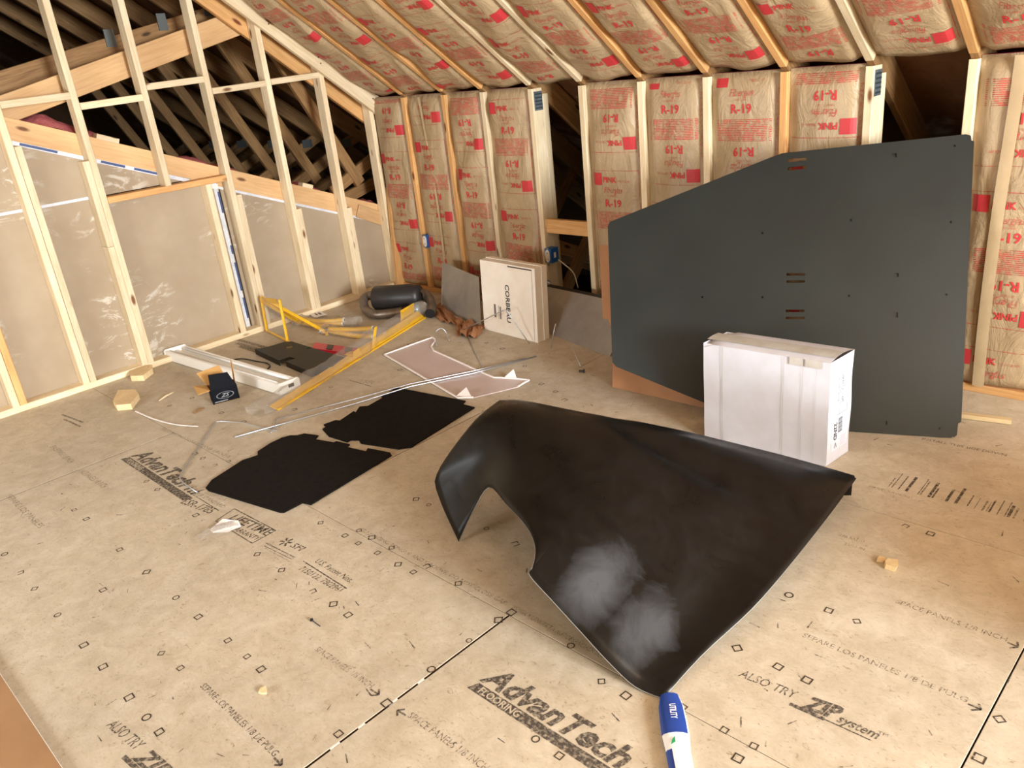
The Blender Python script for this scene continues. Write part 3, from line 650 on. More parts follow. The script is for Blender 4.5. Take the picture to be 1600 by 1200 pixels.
# ---- brown cardboard sheet behind the panels
CB = plain('brown_cardboard', lin(172, 126, 90), .75, 0, .2, lin(160, 114, 80), 5)
Q0, Q1 = F(957, 605), F(1110, 640); NB = unit(np.cross(Q1-Q0, A3((0, .40, 1)))); NB = NB if NB[1] < 0 else -NB
cp = lambda x, y: PL(x, y, Q0, NB)
cb = [cp(957, 606), cp(957, 520), cp(950, 498), cp(942, 498), cp(936, 383), cp(975, 383), cp(1115, 560), cp(1115, 641)]
cb = [p if p[2] > .001 else A3((p[0], p[1], .001)) for p in cb]
m = MB(); poly_sheet(m, [cb], -NB, .006); tag(m.build('cardboard_sheet', CB), 'brown cardboard sheet standing behind the left end of the dark panel', 'cardboard')
# ---- white carton in front of the panel
WC = plain('white_carton', lin(208, 207, 214), .7, 0, .25, lin(196, 193, 197), 6)
WTAPE = plain('carton_tape', lin(196, 192, 186), .35, 0, .5, lin(176, 166, 152), 14)
fl, fr = A3((3.44, -1.025, 0)), A3((3.967, -.992, 0)); bk = A3((.016, .165, 0)); HB = .44
wbx = empty('shipping_carton', (fl+fr)/2+bk/2, 'white cardboard carton with taped top standing in front of the dark panel', 'box')
up = A3((0, 0, HB)); m = MB(); nx = 10; rg = random.Random(5)
def bpt(a, b, z, j=1): 
    p = fl+(fr-fl)*a+bk*b+A3((0, 0, z)); w = .004*math.sin(z*25+a*9)*j; return p+unit(bk)*w*(1 if b > .5 else -.2)
for (fa, fb) in (((0, 0), (1, 0)), ((1, 0), (1, 1)), ((1, 1), (0, 1)), ((0, 1), (0, 0))):
    m.grid([[bpt(fa[0]+(fb[0]-fa[0])*i/nx, fa[1]+(fb[1]-fa[1])*i/nx, .001+z*(HB-.001)/12) for z in range(13)] for i in range(nx+1)])
m.build('carton_wall', WC, wbx, False)
m = MB(); hump = lambda a: .012*math.sin(math.pi*a)+.004*math.sin(a*14)
m.grid([[bpt(a/12, b, HB-.001+(.011*math.sin(math.pi*b)+.004 if 0 < b < 1 else 0)-.018*(a == 0), 0)+unit(bk)*(.012*(b == 1))-unit(bk)*.003*(b == 0) for b in (0, .25, .5, .75, 1)] for a in range(13)])
m.build('top_flap', WC, wbx, True)
m = MB(); m.grid([[bpt(a/12, b, HB+.003+.011*math.sin(math.pi*b)*1.05+.001, 0)-unit(bk)*(.003) for b in (.18, .4, .62)] for a in range(13)]); m.build('tape', WTAPE, wbx, True)
m = MB()
for a0, a1 in ((.70, .80), (.82, .94)):
    m = MB(); m.add([bpt(a0, 0, HB, 0)-unit(bk)*.0045, bpt(a1, 0, HB, 0)-unit(bk)*.0045, bpt(a1, 0, HB-.03, 0)-unit(bk)*.0045, bpt(a0, 0, HB-.03, 0)-unit(bk)*.0045], [(0, 3, 2, 1)]); m.build('tape_end', WTAPE, wbx)
for a0, a1 in ((.16, .166), (.655, .66), (.80, .803), (.90, .902)):
    m = MB(); m.add([bpt(a0, 0, HB-.005, 0)-unit(bk)*.0042, bpt(a1, 0, HB-.005, 0)-unit(bk)*.0042, bpt(a1, 0, .01, 0)-unit(bk)*.0042, bpt(a0, 0, .01, 0)-unit(bk)*.0042], [(0, 3, 2, 1)]); m.build('crease', WTAPE, wbx)
ud = unit(fr-fl); sdv = unit(bk)
def lab(s, b, z, h, length, mi, m, bold=0.): # text on the right end, reading downwards
    v, f = T2(s, 0, 0, h, length, bold); m.add([fr+sdv*(b+p[1])+A3((0, 0, z-p[0]))+ud*.0016 for p in v], f, mi)
def lrect(b0, b1, z0, z1, mi, m, o=.0012): m.add([fr+sdv*b0+A3((0, 0, z0))+ud*o, fr+sdv*b1+A3((0, 0, z0))+ud*o, fr+sdv*b1+A3((0, 0, z1))+ud*o, fr+sdv*b0+A3((0, 0, z1))+ud*o], [(0, 1, 2, 3)], mi)
m = MB(); lrect(.03, .15, .05, .41, 0, m, .0007)
lab('22ND', .045, .17, .022, .075, 1, m, .02); lab('Code AX-CX-11 WP2', .085, .375, .020, .13, 2, m); lab('DELIVERY NOTE', .062, .37, .008, .11, 2, m)
for i in range(11): lrect(.075, .105, .12+.006*i, .123+.006*i if i % 3 else .1245+.006*i, 2, m, .0013)
for z0, z1, b0, b1 in ((.20, .2015, .06, .135), (.40, .4015, .078, .135), (.20, .40, .078, .0795), (.20, .40, .1335, .135)): lrect(b0, b1, z0, z1, 2, m, .0013)
lrect(.10, .135, .055, .10, 3, m, .0013)
m.add([fr+sdv*b+A3((0, 0, z))+ud*.0016 for b, z in ((.05, .06), (.06, .085), (.07, .06), (.066, .06), (.06, .076), (.054, .06))], [(0, 1, 4, 5), (1, 2, 3, 4)], 2)
lb = m.build('shipping_label', [plain('label_paper', lin(206, 210, 218), .5), plain('label_ink', lin(20, 22, 28), .6), plain('label_ink_faint', lin(92, 98, 110), .6), plain('label_pink', lin(232, 200, 212), .6)], wbx)
# ---- CORBEAU carton leaning at the wall
CW = plain('offwhite_carton', lin(246, 240, 230), .7, 0, .25, lin(234, 222, 206), 5)
a0, a1, aw = A3((1.449, -.439, .001)), A3((1.947, -.470, .001)), A3((.0, .10, 0)); lean = A3((0, .03, .452))
cx = empty('seat_carton', (a0+a1)/2, 'flat off-white carton lettered CORBEAU standing by the metal sheet', 'box')
m = MB(); m.hexa([a0, a1, a1+aw*.55, a0+aw*.55], [a0+lean, a1+lean, a1+lean+aw*.55, a0+lean+aw*.55]); m.build('carton_body', CW, cx)
m = MB(); e = unit(a1-a0)*.004; m.hexa([a0-e+aw*.56, a1+e+aw*.56, a1+e+aw, a0-e+aw], [a0+lean-e+aw*.56+A3((0, 0, .004)), a1+lean+e+aw*.56+A3((0, 0, .004)), a1+lean+e+aw, a0+lean-e+aw]); m.build('carton_lid', CW, cx)
ex, ez = (a1-a0), lean; en = unit(np.cross(ex, ez))
en = en if en[1] < 0 else -en
def ct(s, a, z, h, length, m, bold=0., mi=0): # reading downwards
    v, f = T2(s, 0, 0, h, length, bold); m.add([a0+unit(ex)*(a+p[1])+unit(ez)*(z-p[0])+en*.0015 for p in v], f, mi)
def cr(x0, x1, z0, z1, m, mi=0): m.add([a0+unit(ex)*x+unit(ez)*z+en*.0015 for x, z in ((x0, z0), (x1, z0), (x1, z1), (x0, z1))], [(0, 1, 2, 3)], mi)
m = MB(); ct('CORBEAU', .228, .325, .036, .24, m, .018); cr(.11, .128, .10, .185, m, 1); cr(.165, .176, .095, .175, m, 1); ct('RACING SEATS', .15, .18, .010, .085, m, 0., 1)
m.build('printed_lettering', [plain('carton_ink', lin(48, 44, 46), .6), plain('carton_ink_grey', lin(120, 110, 104), .6)], cx)
m = MB(); cr(.26, .475, .437, .444, m); m.build('lid_slot', plain('carton_slot', lin(60, 46, 36), .8), cx)
m = MB(); cr(.472, .474, .01, .44, m); m.build('crease', bpy.data.materials['carton_ink_grey'], cx)
# ---- bare metal sheets at the wall
SHEET = plain('bare_aluminium', lin(176, 172, 166), .42, .55, .5, lin(150, 146, 140), 4)
def sheet(pts, th, name, label, cat):
    m = MB(); m.hexa(pts, [p+A3((0, th, 0)) for p in pts]); return tag(m.build(name, SHEET), label, cat)
b0, b1 = F(690, 483), F(752, 513); m = MB(); t0, t1 = PY(692, 410, -.12), PY(748, 433, -.30)
m.prism([b0+A3((0, 0, .001)), b1+A3((0, 0, .001)), t1, t0], (0, .003, 0)); m.tube([b0+A3((0, 0, .004)), t0], .004, 6); tag(m.build('aluminium_sheet', SHEET), 'dull aluminium sheet leaning on the wall left of the lettered carton', 'metal sheet')
b0, b1 = A3((1.80, -.29, .001)), F(953, 558)+A3((0, 0, .001)); t0, t1 = A3((1.62, -.055, .212)), A3((2.45, -.20, .235))
m = MB(); m.prism([b0, b1, t1, t0], (0, .003, 0)); o = m.build('aluminium_sheet', SHEET); tag(o, 'dull aluminium sheet leaning on the wall right of the lettered carton', 'metal sheet')
m = MB(); m.prism([t0, t1, t1+A3((0, .03, .004)), t0+A3((0, .03, .004))], (0, 0, .004)); m.build('folded_edge', plain('dark_edge', lin(70, 62, 56), .5, .5), o)
c = A3((1.70, -.06, .235)); m = MB(); m.tube([c, c+A3((-.02, -.03, .028))], [.016, .018], 12); m.tube([c+A3((-.018, -.027, .025)), c+A3((-.03, -.045, .042))], [.012, .012], 12)
tag(m.build('conduit_connector', STEEL), 'small silver connector on top of the metal sheet under the blue box', 'connector')
# ---- crumpled brown paper
KP = plain('brown_paper', lin(176, 128, 92), .8, 0, .2, lin(150, 104, 72), 9)
def crumple(name, px, label, seed, hz=.05):
    rg = random.Random(seed); m = MB(); a, b, c_, d_ = [F(*q) for q in px]; P = []
    for i in range(9):
        row = []
        for j in range(7):
            u, v = i/8, j/6; p = (a*(1-u)+b*u)*(1-v)+(d_*(1-u)+c_*u)*v; e = math.sin(math.pi*u)*.6+.4
            row.append(p+A3((rg.uniform(-.006, .006), rg.uniform(-.006, .006), .004+hz*e*(.5+.5*math.sin(i*1.9+j*.7+seed))*(.6+.4*rg.random()))))
        P.append(row)
    m.grid(P); tag(m.build(name, KP), label, 'paper')
crumple('crumpled_paper', [(652, 470), (702, 482), (722, 512), (690, 505)], 'crumpled brown paper on the floor behind the muffler outlet', 2, .04)
crumple('crumpled_paper', [(712, 500), (758, 512), (745, 530), (715, 528)], 'crumpled brown paper at the left foot of the lettered carton', 6, .05)
# ---- black carpet mats
MAT = plain('black_carpet', lin(24, 20, 18), .95, 0, .1, lin(32, 27, 24), 40, .6, 400)
def floor_sheet(px, th, mat, name, z=.001, holes=()):
    m = MB(); poly_sheet(m, [[F(*q)+A3((0, 0, z)) for q in px]]+[[F(*q)+A3((0, 0, z)) for q in h] for h in holes], UPZ, th); return m.build(name, mat)
m1 = [(322, 764), (331, 752), (379, 721), (403, 713), (403, 707), (423, 694), (440, 686), (454, 682), (465, 682), (476, 679), (498, 682), (493, 688), (522, 693), (526, 691), (547, 696), (542, 700), (572, 707), (575, 702), (610, 709), (612, 713), (486, 790), (473, 787), (444, 802), (438, 802), (326, 768)]
m2 = [(504, 672), (510, 668), (506, 665), (525, 658), (531, 659), (553, 644), (556, 646), (562, 637), (575, 636), (598, 623), (596, 621), (620, 607), (728, 628), (723, 633), (742, 638), (643, 700), (623, 703), (564, 694), (561, 689), (548, 689), (543, 692), (514, 683)]
tag(floor_sheet(m1, .006, MAT, 'carpet_mat'), 'black shaped carpet mat nearest the camera on the floor', 'mat')
tag(floor_sheet(m2, .006, MAT, 'carpet_mat'), 'black shaped carpet mat lying farther back beside the long rods', 'mat')
# ---- film covered sheet
FILM = plain('film_covered_sheet', lin(206, 190, 188), .25, 0, .5, lin(196, 178, 174), 3)
PEEL = plain('white_peeling_film', lin(240, 232, 228), .5)
fs_ = [(601, 556), (676, 529), (681, 533), (674, 543), (678, 550), (762, 588), (772, 592), (794, 593), (827, 596), (810, 606), (740, 623), (716, 624)]
af = floor_sheet(fs_, .005, FILM, 'acrylic_sheet', .002); tag(af, 'pale film-covered plastic sheet with curved cut-outs on the floor', 'sheet')
m = MB()
for i in range(len(fs_)):
    if i in (9,): continue
    a, b = F(*fs_[i]), F(*fs_[(i+1) % len(fs_)]); m.tube([a+A3((0, 0, .008)), (a+b)/2+A3((0, 0, .009)), b+A3((0, 0, .008))], .0055, 6)
m.build('peeled_film_edge', PEEL, af)
m = MB(); a = F(717, 622); m.add([a+A3((-.02, .0, .008)), a+A3((.07, .03, .008)), a+A3((.0, .06, .04))], [(0, 1, 2)]); m.build('peeled_corner', PEEL, af); m = MB(); a = F(800, 592); m.add([a+A3((-.04, -.02, .008)), a+A3((.04, .0, .008)), a+A3((.0, .02, .05))], [(0, 1, 2)]); m.build('peeled_corner', PEEL, af)
# ---- muffler
MUF = plain('black_muffler', lin(44, 42, 42), .42, .3, .5, lin(54, 50, 48), 12); PIPE = plain('steel_pipe', lin(140, 132, 122), .38, .8, .5, lin(118, 102, 88), 20); BLUED = plain('heat_blued', lin(170, 196, 220), .25, .8); HOLE = plain('pipe_inside', lin(18, 15, 13), .9)
ma, mb_ = F(587, 466, .105), F(656, 462, .115); mu = empty('muffler', (ma+mb_)/2*A3((1, 1, 0)), 'black muffler with bent steel pipe lying near the corner of the room', 'muffler')
ax = unit(mb_-ma); m = MB(); m.tube([ma-ax*.012, ma-ax*.002, ma+ax*.01, mb_-ax*.06, mb_-ax*.03, mb_, mb_+ax*.01], [.06, .082, .088, .088, .08, .078, .04], 28); m.build('canister', MUF, mu, True)
lp = [ma-ax*.0+A3((0, 0, .01)), F(575, 462, .12), F(568, 470, .10), F(572, 484, .05), F(585, 491, .036), F(605, 490, .036), F(640, 485, .036)]
m = MB(); m.tube(smooth_pts(lp, 6), .033, 16); m.build('bent_pipe', PIPE, mu, True)
m = MB(); q = F(640, 485, .036); q0 = F(628, 487, .036); dq = unit(q-q0); m.tube([q, q+dq*.06, q+dq*.075], [.034, .036, .030], 16); m.build('pipe_end', BLUED, mu, True)
m = MB(); m.tube([q0, q0+dq*.012], .0375, 16); m.tube([q0+dq*.03, q0+dq*.038], .036, 16); m.build('weld_ring', plain('weld', lin(84, 58, 44), .6, .6), mu, True)
op = [mb_-ax*.005, F(664, 460, .11), F(672, 470, .085), F(674, 482, .055), F(672, 490, .04)]
m = MB(); sp = smooth_pts(op, 6); m.tube(sp, .036, 18, caps=False); m.build('outlet_pipe', PIPE, mu, True)
m = MB(); d_ = unit(sp[-1]-sp[-2]); m.tube([sp[-1]-d_*.01, sp[-1]-d_*.004], .0355, 18); m.build('outlet_bore', HOLE, mu)
# ---- yellow parts
YEL = plain('yellow_powder_coat', lin(232, 182, 40), .35, 0, .5, lin(220, 166, 30), 8)
def film():
    t = NT('clear_bag'); tr = t.n('ShaderNodeBsdfTransparent'); tr.inputs[0].default_value = (.97, .96, .94, 1); gl = t.n('ShaderNodeBsdfGlossy'); gl.inputs['Roughness'].default_value = .16
    v = t.coord(); n = t.noise(v, 55, 4, .6, 1); bp = t.n('ShaderNodeBump'); bp.inputs['Strength'].default_value = 1; bp.inputs['Distance'].default_value = .01; t.l(n, bp.inputs['Height']); t.l(bp.outputs[0], gl.inputs['Normal'])
    df = t.n('ShaderNodeBsdfDiffuse'); df.inputs[0].default_value = (.9, .88, .84, 1); m0 = t.n('ShaderNodeMixShader'); m0.inputs[0].default_value = .35; t.l(gl.outputs[0], m0.inputs[1]); t.l(df.outputs[0], m0.inputs[2]); mx = t.n('ShaderNodeMixShader'); mx.inputs[0].default_value = .24; t.l(tr.outputs[0], mx.inputs[1]); t.l(m0.outputs[0], mx.inputs[2]); t.l(mx.outputs[0], t.t.nodes['Material Output'].inputs[0]); return t.m
BAG = film()
def bag(parent, pts, rad, seed, flat=.6, name='clear_bag'):
    rg = random.Random(seed); pts = smooth_pts(pts, 5); m = MB(); n = 12; ph = [(rg.uniform(5, 30), rg.uniform(0, 6), rg.randint(2, 5)) for _ in range(4)]; P = []
    for i, p in enumerate(pts):
        t = unit(pts[min(i+1, len(pts)-1)]-pts[max(0, i-1)]); a = unit(np.cross(t, (0, 0, 1))); b = np.cross(a, t); row = []
        for k in range(n+1):
            q = 2*math.pi*(k % n)/n; r = rad*(1+.18*sum(math.sin(f*i*.13+w*q+o) for f, o, w in ph)/2); w = p+a*math.cos(q)*r+b*math.sin(q)*r*flat; w[2] = max(w[2], .003); row.append(w)
        P.append(row)
    m.grid(P); return m.build(name, BAG, parent, True)
def Vt(x, y, b):
    d = ray(x, y); t = ((b[:2]-CAM[:2])@d[:2])/(d[:2]@d[:2]); return CAM+d*t
def bar(m, a, b, w=.016): m.tube([a, b], w*.7, 4)
f1, f2, f3 = F(418, 519), F(450, 535), F(508, 521); t1, t2 = Vt(408, 464, f1), Vt(437, 468, f2)
yb = empty('yellow_bracket_frame', f2, 'yellow angle bracket frame in clear wrap leaning at the left wall', 'bracket')
m = MB(); bar(m, f1+A3((0, 0, .01)), t1); m.build('leg', YEL, yb); m = MB(); bar(m, f2+A3((0, 0, .012)), t2); bar(m, f2+A3((0, 0, .012)), F(455, 537, .008)); m.build('leg', YEL, yb)
m = MB(); bar(m, t1, f3+A3((0, 0, .012)), .02); bar(m, f3+A3((0, 0, .012)), F(511, 523, .006)); m.build('long_bar', YEL, yb); m = MB(); bar(m, t1+A3((.02, -.01, -.02)), F(470, 504, .03), .022); m.build('long_bar', YEL, yb)
m = MB(); bar(m, f1+A3((0, 0, .012)), f2+A3((0, 0, .012)), .012); m.build('cross_bar', YEL, yb)
m = MB(); m.prism([t1, t2, t2+A3((0, 0, -.035)), t1+A3((0, 0, -.035))], (.003, .002, 0)); m.build('top_plate', YEL, yb)
m = MB(); P = []; rg = random.Random(9)
for i in range(9):
    u = i/8; P.append([((t1+A3((-.01, 0, .02)))*(1-u)+(t2+A3((.01, 0, .02)))*u)*(1-v)+(f1*(1-u)+f2*u)*v+A3((rg.uniform(-.008, .012)+.012, rg.uniform(-.01, .01), rg.uniform(-.006, .008)+.006)) for v in np.linspace(0, 1, 9)])
m.grid(P); m.build('clear_wrap', BAG, yb, True)
def tube_pair(px_a, px_b, label, seed):
    e = empty('yellow_tube_pair', F(*px_a[0]), label, 'tubes', 'yellow tubes in clear bags'); allp = []
    for px, zz in ((px_a, .045), (px_b, .018)):
        pts = [F(x, y, zz) for x, y in px]; m = MB(); m.tube(smooth_pts(pts, 6), .0155, 12); m.build('tube', YEL, e, True)
        d = unit(pts[-1]-pts[-2]); m = MB(); m.tube([pts[-1]-d*.002, pts[-1]+d*.006], [.0175, .0175], 14); r = m.build('end_ring', WHITE, e); m = MB(); m.tube([pts[-1]+d*.0062, pts[-1]+d*.007], .0085, 10); m.build('bore', HOLE, r)
        allp.append(pts)
    mid = [(p+q)/2 for p, q in zip(*allp)]; d = unit(mid[-1]-mid[-2]); bag(e, [mid[0]-unit(mid[1]-mid[0])*.03]+mid+[mid[-1]+d*.12], .06, seed, .55)
tube_pair([(470, 498), (500, 502), (537, 500)], [(472, 504), (500, 509), (535, 506)], 'pair of bagged yellow tubes behind the bracket frame nearest the wall', 3)
tube_pair([(514, 514), (550, 515), (582, 513)], [(514, 517), (550, 524), (583, 526)], 'pair of bagged yellow tubes in front of the muffler pipe', 5)
ya, yc = F(434, 641), F(664, 497); ld = unit(yc-ya); ln = A3((-ld[1], ld[0], 0)); ln = ln if ln[0] < 0 else -ln
yl = empty('yellow_angle_rail', ya, 'long yellow angle rail in clear plastic lying across the floor', 'rail')
m = MB(); hu = A3((0, 0, .048)); m.prism([ya, ya+ln*.05+hu*.35, yc+ln*.05+hu*1.0, yc], (0, 0, .004)); m.build('flat_flange', YEL, yl); m = MB(); m.prism([ya, yc, yc+A3((0, 0, .010)), ya+A3((0, 0, .010))], -ln*.008); m.build('lip', YEL, yl)
def along(px): q = F(*px); return ya+ld*((q-ya)@ld)
q = along((560, 566)); m = MB(); m.prism([q+ln*.01+A3((0, 0, .004)), q+ln*.01+ld*.09+A3((0, 0, .004)), q+ln*.01+ld*.08+A3((0, 0, .06)), q+ln*.01+ld*.02+A3((0, 0, .06))], ln*.004); m.prism([q+ln*.012+A3((0, 0, .04)), q+ln*.07+A3((0, 0, .04)), q+ln*.07+ld*.06+A3((0, 0, .04)), q+ln*.012+ld*.06+A3((0, 0, .04))], (0, 0, .004)); m.build('mounting_tab', YEL, yl)
q = along((588, 549)); m = MB(); m.prism([q+ln*.004+A3((0, 0, .004)), q+ln*.004+ld*.03+A3((0, 0, .004)), q+ln*.004+ld*.10+A3((0, 0, .13)), q+ln*.004+ld*.075+A3((0, 0, .13))], ln*.005); m.build('mounting_tab', YEL, yl)
q = along((648, 512)); m = MB(); m.prism([q+ln*.07, q+ln*.07+ld*.17, q+ln*.07+ld*.19+A3((0, 0, .11)), q+ln*.07+ld*.02+A3((0, 0, .11))], -ln*.005); m.build('end_plate', YEL, yl)
bag(yl, [ya-ld*.10+ln*.06+A3((0, 0, .02)), ya+ld*.3+ln*.05+A3((0, 0, .025)), ya+ld*.7+ln*.05+A3((0, 0, .03)), ya+ld*1.1+ln*.05+A3((0, 0, .05)), yc+ln*.05+A3((0, 0, .06)), yc+ld*.05+ln*.05+A3((0, 0, .06))], .062, 8, .75)
# ---- black tray with notches
TRAY = plain('black_tray', lin(34, 31, 30), .5, .2, .4, lin(40, 36, 34), 10)
tz = .035; tr = [(398, 553), (413, 551), (444, 542), (456, 541), (537, 566), (518, 579), (484, 588), (446, 572), (462, 568), (452, 565), (436, 571)]
holes_t = [[(446, 550), (451, 548), (457, 547.5), (460, 549), (456, 551.5), (449, 552)], [(479, 552), (485, 550), (486, 551), (480, 553)], [(434, 555), (438, 554), (439, 555), (435, 556)]]
m = MB(); poly_sheet(m, [[F(x, y-7, tz) for x, y in tr]]+[[F(x, y-7, tz) for x, y in h] for h in holes_t], UPZ, .003); tro = m.build('black_metal_tray', TRAY); tag(tro, 'black sheet metal tray with notch and slots behind the white light fixture', 'tray')
tr3 = [F(x, y-7, tz) for x, y in tr]
m = MB()
for i, j in ((10, 0), (7, 6), (6, 5), (0, 1), (3, 4), (4, 5)):
    a, b = tr3[i], tr3[j]; m.prism([a, b, b*A3((1, 1, 0))+A3((0, 0, .002)), a*A3((1, 1, 0))+A3((0, 0, .002))], (0, .003, 0))
m.build('folded_flange', TRAY, tro)
# ---- red spirit level
RED = plain('red_level', lin(214, 44, 70), .35, 0, .5, lin(190, 34, 58), 40); BLK = plain('black_plastic', lin(20, 18, 20), .4)
lv = [F(489, 549), F(556, 558), F(560, 549), F(493, 540)]
lo = empty('spirit_level', (lv[0]+lv[2])/2, 'red and black spirit level in its net wrap on the floor', 'level')
m = MB(); m.hexa([p+A3((0, 0, .001)) for p in lv], [p+A3((0, 0, .022)) for p in lv]); m.build('level_body', RED, lo)
for a, b in ((.30, .48), (.72, .92)):
    q = [lv[0]+(lv[1]-lv[0])*a, lv[0]+(lv[1]-lv[0])*b, lv[3]+(lv[2]-lv[3])*b, lv[3]+(lv[2]-lv[3])*a]; c = sum(q)/4; q = [c+(p-c)*.75 for p in q]
    m = MB(); m.hexa([p+A3((0, 0, .021)) for p in q], [p+A3((0, 0, .026)) for p in q]); m.build('vial_window', BLK, lo)
# ---- shop light
FIX = plain('white_enamel', lin(236, 232, 224), .35, 0, .5)
Lf, Lb, Rb, Rf = F(261, 563, .0), F(294, 553, 0), F(468, 606, 0), F(438, 618, 0)
sl = empty('shop_light', (Lf+Rb)/2, 'long white fluorescent light fixture lying on its back on the floor', 'light fixture')
dl = unit(Rf-Lf); Lb = Lf+(Lb-Lf); wv = (Lb-Lf); prof = [(0, .012), (.02, .062), (.10, .066), (.30, .030), (.40, .030), (.43, .050), (.57, .050), (.60, .030), (.70, .030), (.90, .066), (.98, .062), (1, .012)]
m = MB(); wR = Rb-Rf
m.grid([[Lf+wv*a+A3((0, 0, z)) for a, z in prof], [Rf+wR*a+A3((0, 0, z)) for a, z in prof]]); m.grid([[Lf+wv*a+A3((0, 0, .004)) for a, z in ((0, 0), (1, 0))], [Rf+wR*a+A3((0, 0, .004)) for a in (0, 1)]])
for a, z in ((0, .012), (1, .012)): m.add([Lf+wv*a+A3((0, 0, .004)), Rf+wR*a+A3((0, 0, .004)), Rf+wR*a+A3((0, 0, z)), Lf+wv*a+A3((0, 0, z))], [(0, 1, 2, 3)])
m.build('reflector', FIX, sl)
for nm, a, w_, s_ in (('end_cap', Rf, wR, 1), ('end_cap', Lf, wv, -1)):
    m = MB(); m.prism([a+w_*-.02+A3((0, 0, .002)), a+w_*1.02+A3((0, 0, .002)), a+w_*1.02+A3((0, 0, .062)), a+w_*.94+A3((0, 0, .072)), a+w_*.06+A3((0, 0, .072)), a+w_*-.02+A3((0, 0, .062))], dl*.014*s_); ec = m.build('end_cap', FIX, sl)
    if s_ > 0: m = MB(); m.prism([a+w_*.42+A3((0, 0, .03)), a+w_*.70+A3((0, 0, .03)), a+w_*.70+A3((0, 0, .05)), a+w_*.42+A3((0, 0, .05))], dl*.0155); m.build('socket_slot', BLK, ec)
for a in (.2, .8):
    m = MB(); m.tube([Lf+wv*a+dl*.02+A3((0, 0, .055)), Rf+wR*a-dl*.02+A3((0, 0, .055))], .010, 10); m.build('lamp_tube', plain('lamp_tube_white', lin(240, 238, 234), .25), sl, True)
m = MB(); m.tube(smooth_pts([F(*q)+A3((0, 0, .006)) for q in ((298, 551), (312, 552), (325, 560), (345, 566), (362, 564), (380, 562), (402, 566), (418, 569), (422, 574), (416, 581), (420, 588), (440, 588), (447, 590))], 5), .004, 8)
m.build('power_cord', BLK, sl, True)
# ---- small open carton
bf0, bf1 = F(334, 633), F(375, 622); bdx = unit(np.cross((0, 0, 1), bf1-bf0)); bdx = bdx if bdx[0] < 0 else -bdx; h_ = .085; dp = .10
sb = empty('small_open_carton', (bf0+bf1)/2, 'small black printed carton with its flaps open beside the light fixture', 'box')
IN = plain('carton_inside', lin(196, 152, 92), .75, 0, .2, lin(180, 136, 80), 9); BK = plain('black_print_card', lin(12, 14, 20), .7, 0, .12)
m = MB(); e3 = bdx*.003; bb0, bb1 = bf0+bdx*dp, bf1+bdx*dp; uz = A3((0, 0, h_))
m.prism([bf0, bf1, bf1+uz, bf0+uz], e3); m.prism([bb0, bb1, bb1+uz, bb0+uz], -e3); m.prism([bf0, bb0, bb0+uz, bf0+uz], unit(bf1-bf0)*.003); m.prism([bf1, bb1, bb1+uz, bf1+uz], -unit(bf1-bf0)*.003); m.build('carton_wall', BK, sb)
m = MB(); m.prism([bf0, bf1, bb1, bb0], (0, 0, .003)); m.prism([bf0+e3*1.2, bf1+e3*1.2, bf1+uz*.98+e3*1.2, bf0+uz*.98+e3*1.2], e3*.3); m.prism([bb0-e3*1.2, bb1-e3*1.2, bb1+uz*.98-e3*1.2, bb0+uz*.98-e3*1.2], -e3*.3); m.build('carton_lining', IN, sb)
fd = unit(bf1-bf0); m = MB(); m.prism([bf0+uz+fd*.004, bf1+uz-fd*.004, bf1+uz-fd*.03+A3((0, 0, .075))+bdx*.02, bf0+uz+fd*.012+A3((0, 0, .085))+bdx*.02], e3); m.build('front_flap', BK, sb)
m = MB(); m.prism([bb0+uz, bb1+uz-fd*.03, bb1+uz-fd*.05+A3((0, 0, .085))+bdx*.05, bb0+uz-fd*.035+A3((0, 0, .07))+bdx*.05], e3); m.build('back_flap', IN, sb)
m = MB(); m.prism([bf0+uz, bb0+uz, bb0+uz-fd*.07+A3((0, 0, .015)), bf0+uz-fd*.065+A3((0, 0, -.005))], (0, 0, .003)); m.build('left_flap', IN, sb)
m = MB(); m.prism([bf1+uz+bdx*.05, bb1+uz, bb1+uz+A3((0, 0, .12))+fd*.01, bf1+uz+bdx*.06+A3((0, 0, .10))+fd*.01], fd*.003); m.build('side_flap', IN, sb)
m = MB(); n_ = -unit(bdx)
for i in range(20):
    a, b = 2*math.pi*i/20, 2*math.pi*(i+1)/20; cc = (bf0+bf1)/2+A3((0, 0, .042))+n_*.001
    m.add([cc+fd*(.048*k*math.cos(t))+A3((0, 0, .020*k*math.sin(t))) for t, k in ((a, 1), (b, 1), (b, .9), (a, .9))], [(0, 1, 2, 3)])
v, f = T2('ZS', 0, 0, .02, .05, .03, .4); m.add([cc-fd*.025+fd*p[0]+A3((0, 0, p[1]-.01)) for p in v], f)
m.add([bf0+fd*.01+n_*.001+A3((0, 0, .008)), bf0+fd*.08+n_*.001+A3((0, 0, .008)), bf0+fd*.08+n_*.001+A3((0, 0, .014)), bf0+fd*.01+n_*.001+A3((0, 0, .014))], [(0, 1, 2, 3)])
m.build('printed_logo', plain('silver_print', lin(120, 122, 126), .4), sb)
